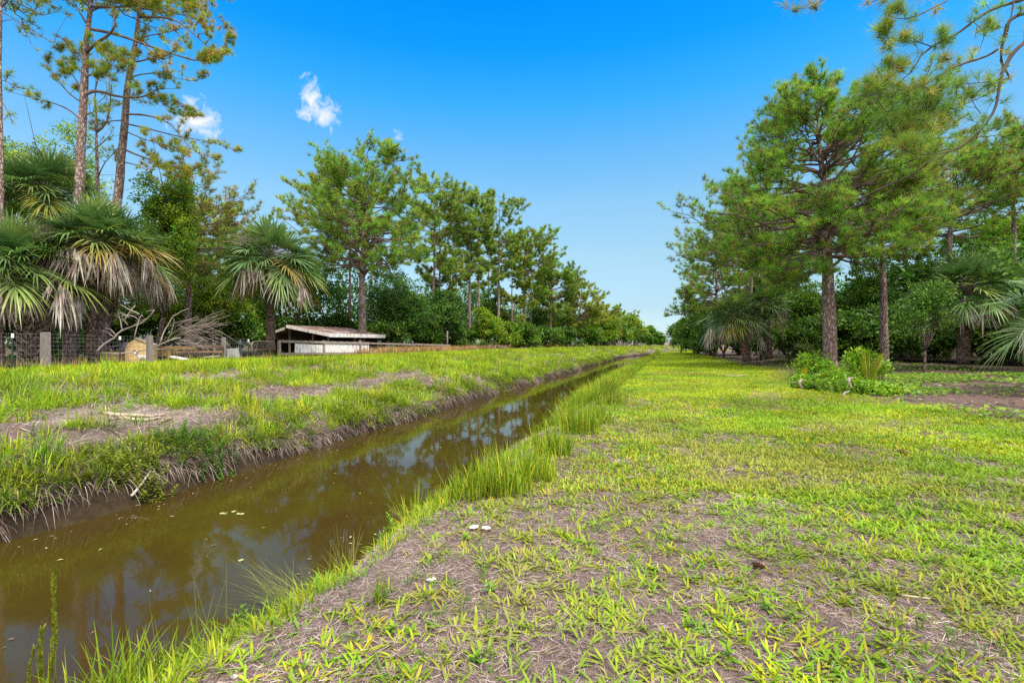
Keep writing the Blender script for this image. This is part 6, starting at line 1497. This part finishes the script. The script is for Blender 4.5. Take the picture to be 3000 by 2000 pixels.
# curled dead fronds
def curl(label, pts_px, Y, w, seed, c=(.24, .20, .19)):
    mb = MB(); p_ = np.array([[cx_(x, Y), Y - .05 * i, zat(y, Y)] for i, (x, y) in enumerate(pts_px)])
    t = np.linspace(0, len(p_) - 1, 16); k = np.arange(len(p_)); p_ = np.stack([np.interp(t, k, p_[:, q]) for q in range(3)], 1); p_[1:-1] = .25 * p_[:-2] + .5 * p_[1:-1] + .25 * p_[2:]
    prof = np.sin(np.linspace(.25, 2.9, 16)) * w
    tube(mb, p_, prof * .5 + .006, 7, c, .2, np.random.default_rng(seed))
    return tag(mb.build('dead_leaf', M_DRYWOOD), label, 'dead leaf', 'curled dead leaves by the weedy clump')
x_, Yc_, z_ = ground_hit(2330, 1125)
curl('grey curled dead leaf arching like a hook at the left of the weedy clump', [(2352, 1108), (2342, 1112), (2336, 1122), (2342, 1134), (2350, 1138)], ground_hit(2345, 1138)[1], .09, 1)
curl('thin dead leaf arch reaching left from the weedy clump', [(2345, 1094), (2325, 1092), (2308, 1098), (2296, 1106)], ground_hit(2300, 1106)[1], .05, 2)
curl('small dark curled dead leaf left of the grey hook', [(2332, 1113), (2320, 1117), (2312, 1128)], ground_hit(2312, 1128)[1], .04, 3, (.22, .19, .18))
curl('large grey curled dead leaf at the front of the weedy clump', [(2505, 1106), (2485, 1104), (2478, 1112), (2480, 1124), (2484, 1134)], ground_hit(2484, 1150)[1], .09, 4)
curl('dark grey curled dead leaf lying lowest at the front of the weedy clump', [(2490, 1142), (2472, 1146), (2463, 1152), (2466, 1158)], ground_hit(2466, 1158)[1], .05, 5, (.30, .27, .26))

# ground cover vines on the right and leaf litter seedlings under the trees
gc = MB(); rg = np.random.default_rng(690)
def cover(n, fn, u0, u1, v0, v1, ls, cols):
    u = u0 + (u1 - u0) * rg.random(n); v = v0 + (v1 - v0) * rg.random(n); k = rg.random(n) < fn(u, v); u, v = u[k], v[k]; x, y = uv2xy(u, v); m = inview(x, y); x, y = x[m], y[m]; n = len(x)
    a = rg.random(n) * 6.283; D = nrm(np.stack([np.cos(a), np.sin(a), .1 + .3 * rg.random(n)], 1)); N = nrm(np.stack([.35 * rg.normal(size=n), .35 * rg.normal(size=n), np.ones(n)], 1))
    L_ = ls * (.6 + .7 * rg.random(n)); P_ = np.stack([x, y, H(x, y) + .02 + .09 * rg.random(n)], 1)
    leaves(gc, P_, D, N, L_, L_ * .85, pal(rg, n, cols, .2))
vine = lambda u, v: smooth(.42, .56, fbm(u * .45 + 4, v * .6, 91)) * smooth(5.2, 6.6, v) * smooth(4, 7, u)
cover(26000, vine, 5, 26, 5, 14, .10, [(.15, .31, .03), (.20, .36, .035), (.10, .24, .03), (.26, .36, .03)])
cover(14000, lambda u, v: smooth(.45, .6, fbm(u * .6, v * .6, 93)) * .7 * (1 - lawn_mask(u, v)), 16, 48, 3.5, 14, .11, [(.10, .22, .02), (.07, .17, .02), (.15, .27, .02)])
cover(2200, lambda u, v: np.ones_like(u), 8.5, 11.5, 6.4, 9.2, .11, [(.15, .31, .03), (.20, .36, .035), (.10, .24, .03), (.26, .36, .03)])
tag(gc.build('ground_cover', M_GRASS), 'creeping green vine leaves covering the bare ground on the right', 'ground cover', kind='stuff')
# sprigs on the far bank, too many to count
sg = MB(); rg = np.random.default_rng(695)
for k in range(520):
    u = -2 + 44 * rg.random(); v = -15 + 6.8 * rg.random(); x, y = uv2xy(u, v)
    if not inview(np.array([x]), np.array([y]))[0]: continue
    weed(sg, rg, x, y, float(H(x, y)), .12 + .22 * rg.random(), 12, .07, [(.12, .24, .02), (.20, .28, .02), (.07, .17, .02)])
tag(sg.build('bank_weeds', M_GRASS), 'small leafy weeds dotted over the dry slope of the far bank', 'weeds', kind='stuff')
# dead leaf debris under the right hand trees
db = MB(); rg = np.random.default_rng(697); n = 9000
u = 8 + 34 * rg.random(n); v = 3.5 + 12 * rg.random(n); k = rg.random(n) < (1 - lawn_mask(u, v)) * .8; u, v = u[k], v[k]; x, y = uv2xy(u, v); n = len(x); a = rg.random(n) * 6.283
L_ = .05 + .10 * rg.random(n)
leaves(db, np.stack([x, y, H(x, y) + .015], 1), nrm(np.stack([np.cos(a), np.sin(a), .15 * rg.normal(size=n)], 1)), nrm(np.stack([.3 * rg.normal(size=n), .3 * rg.normal(size=n), np.ones(n)], 1)), L_, L_ * (.2 + .3 * rg.random(n)), pal(rg, n, [(.30, .24, .21), (.18, .12, .10), (.42, .36, .32), (.12, .08, .065)], .2))
tag(db.build('leaf_litter', M_STRAW), 'brown fallen leaves and chips on the bare shaded ground under the trees', 'leaf litter', kind='stuff')
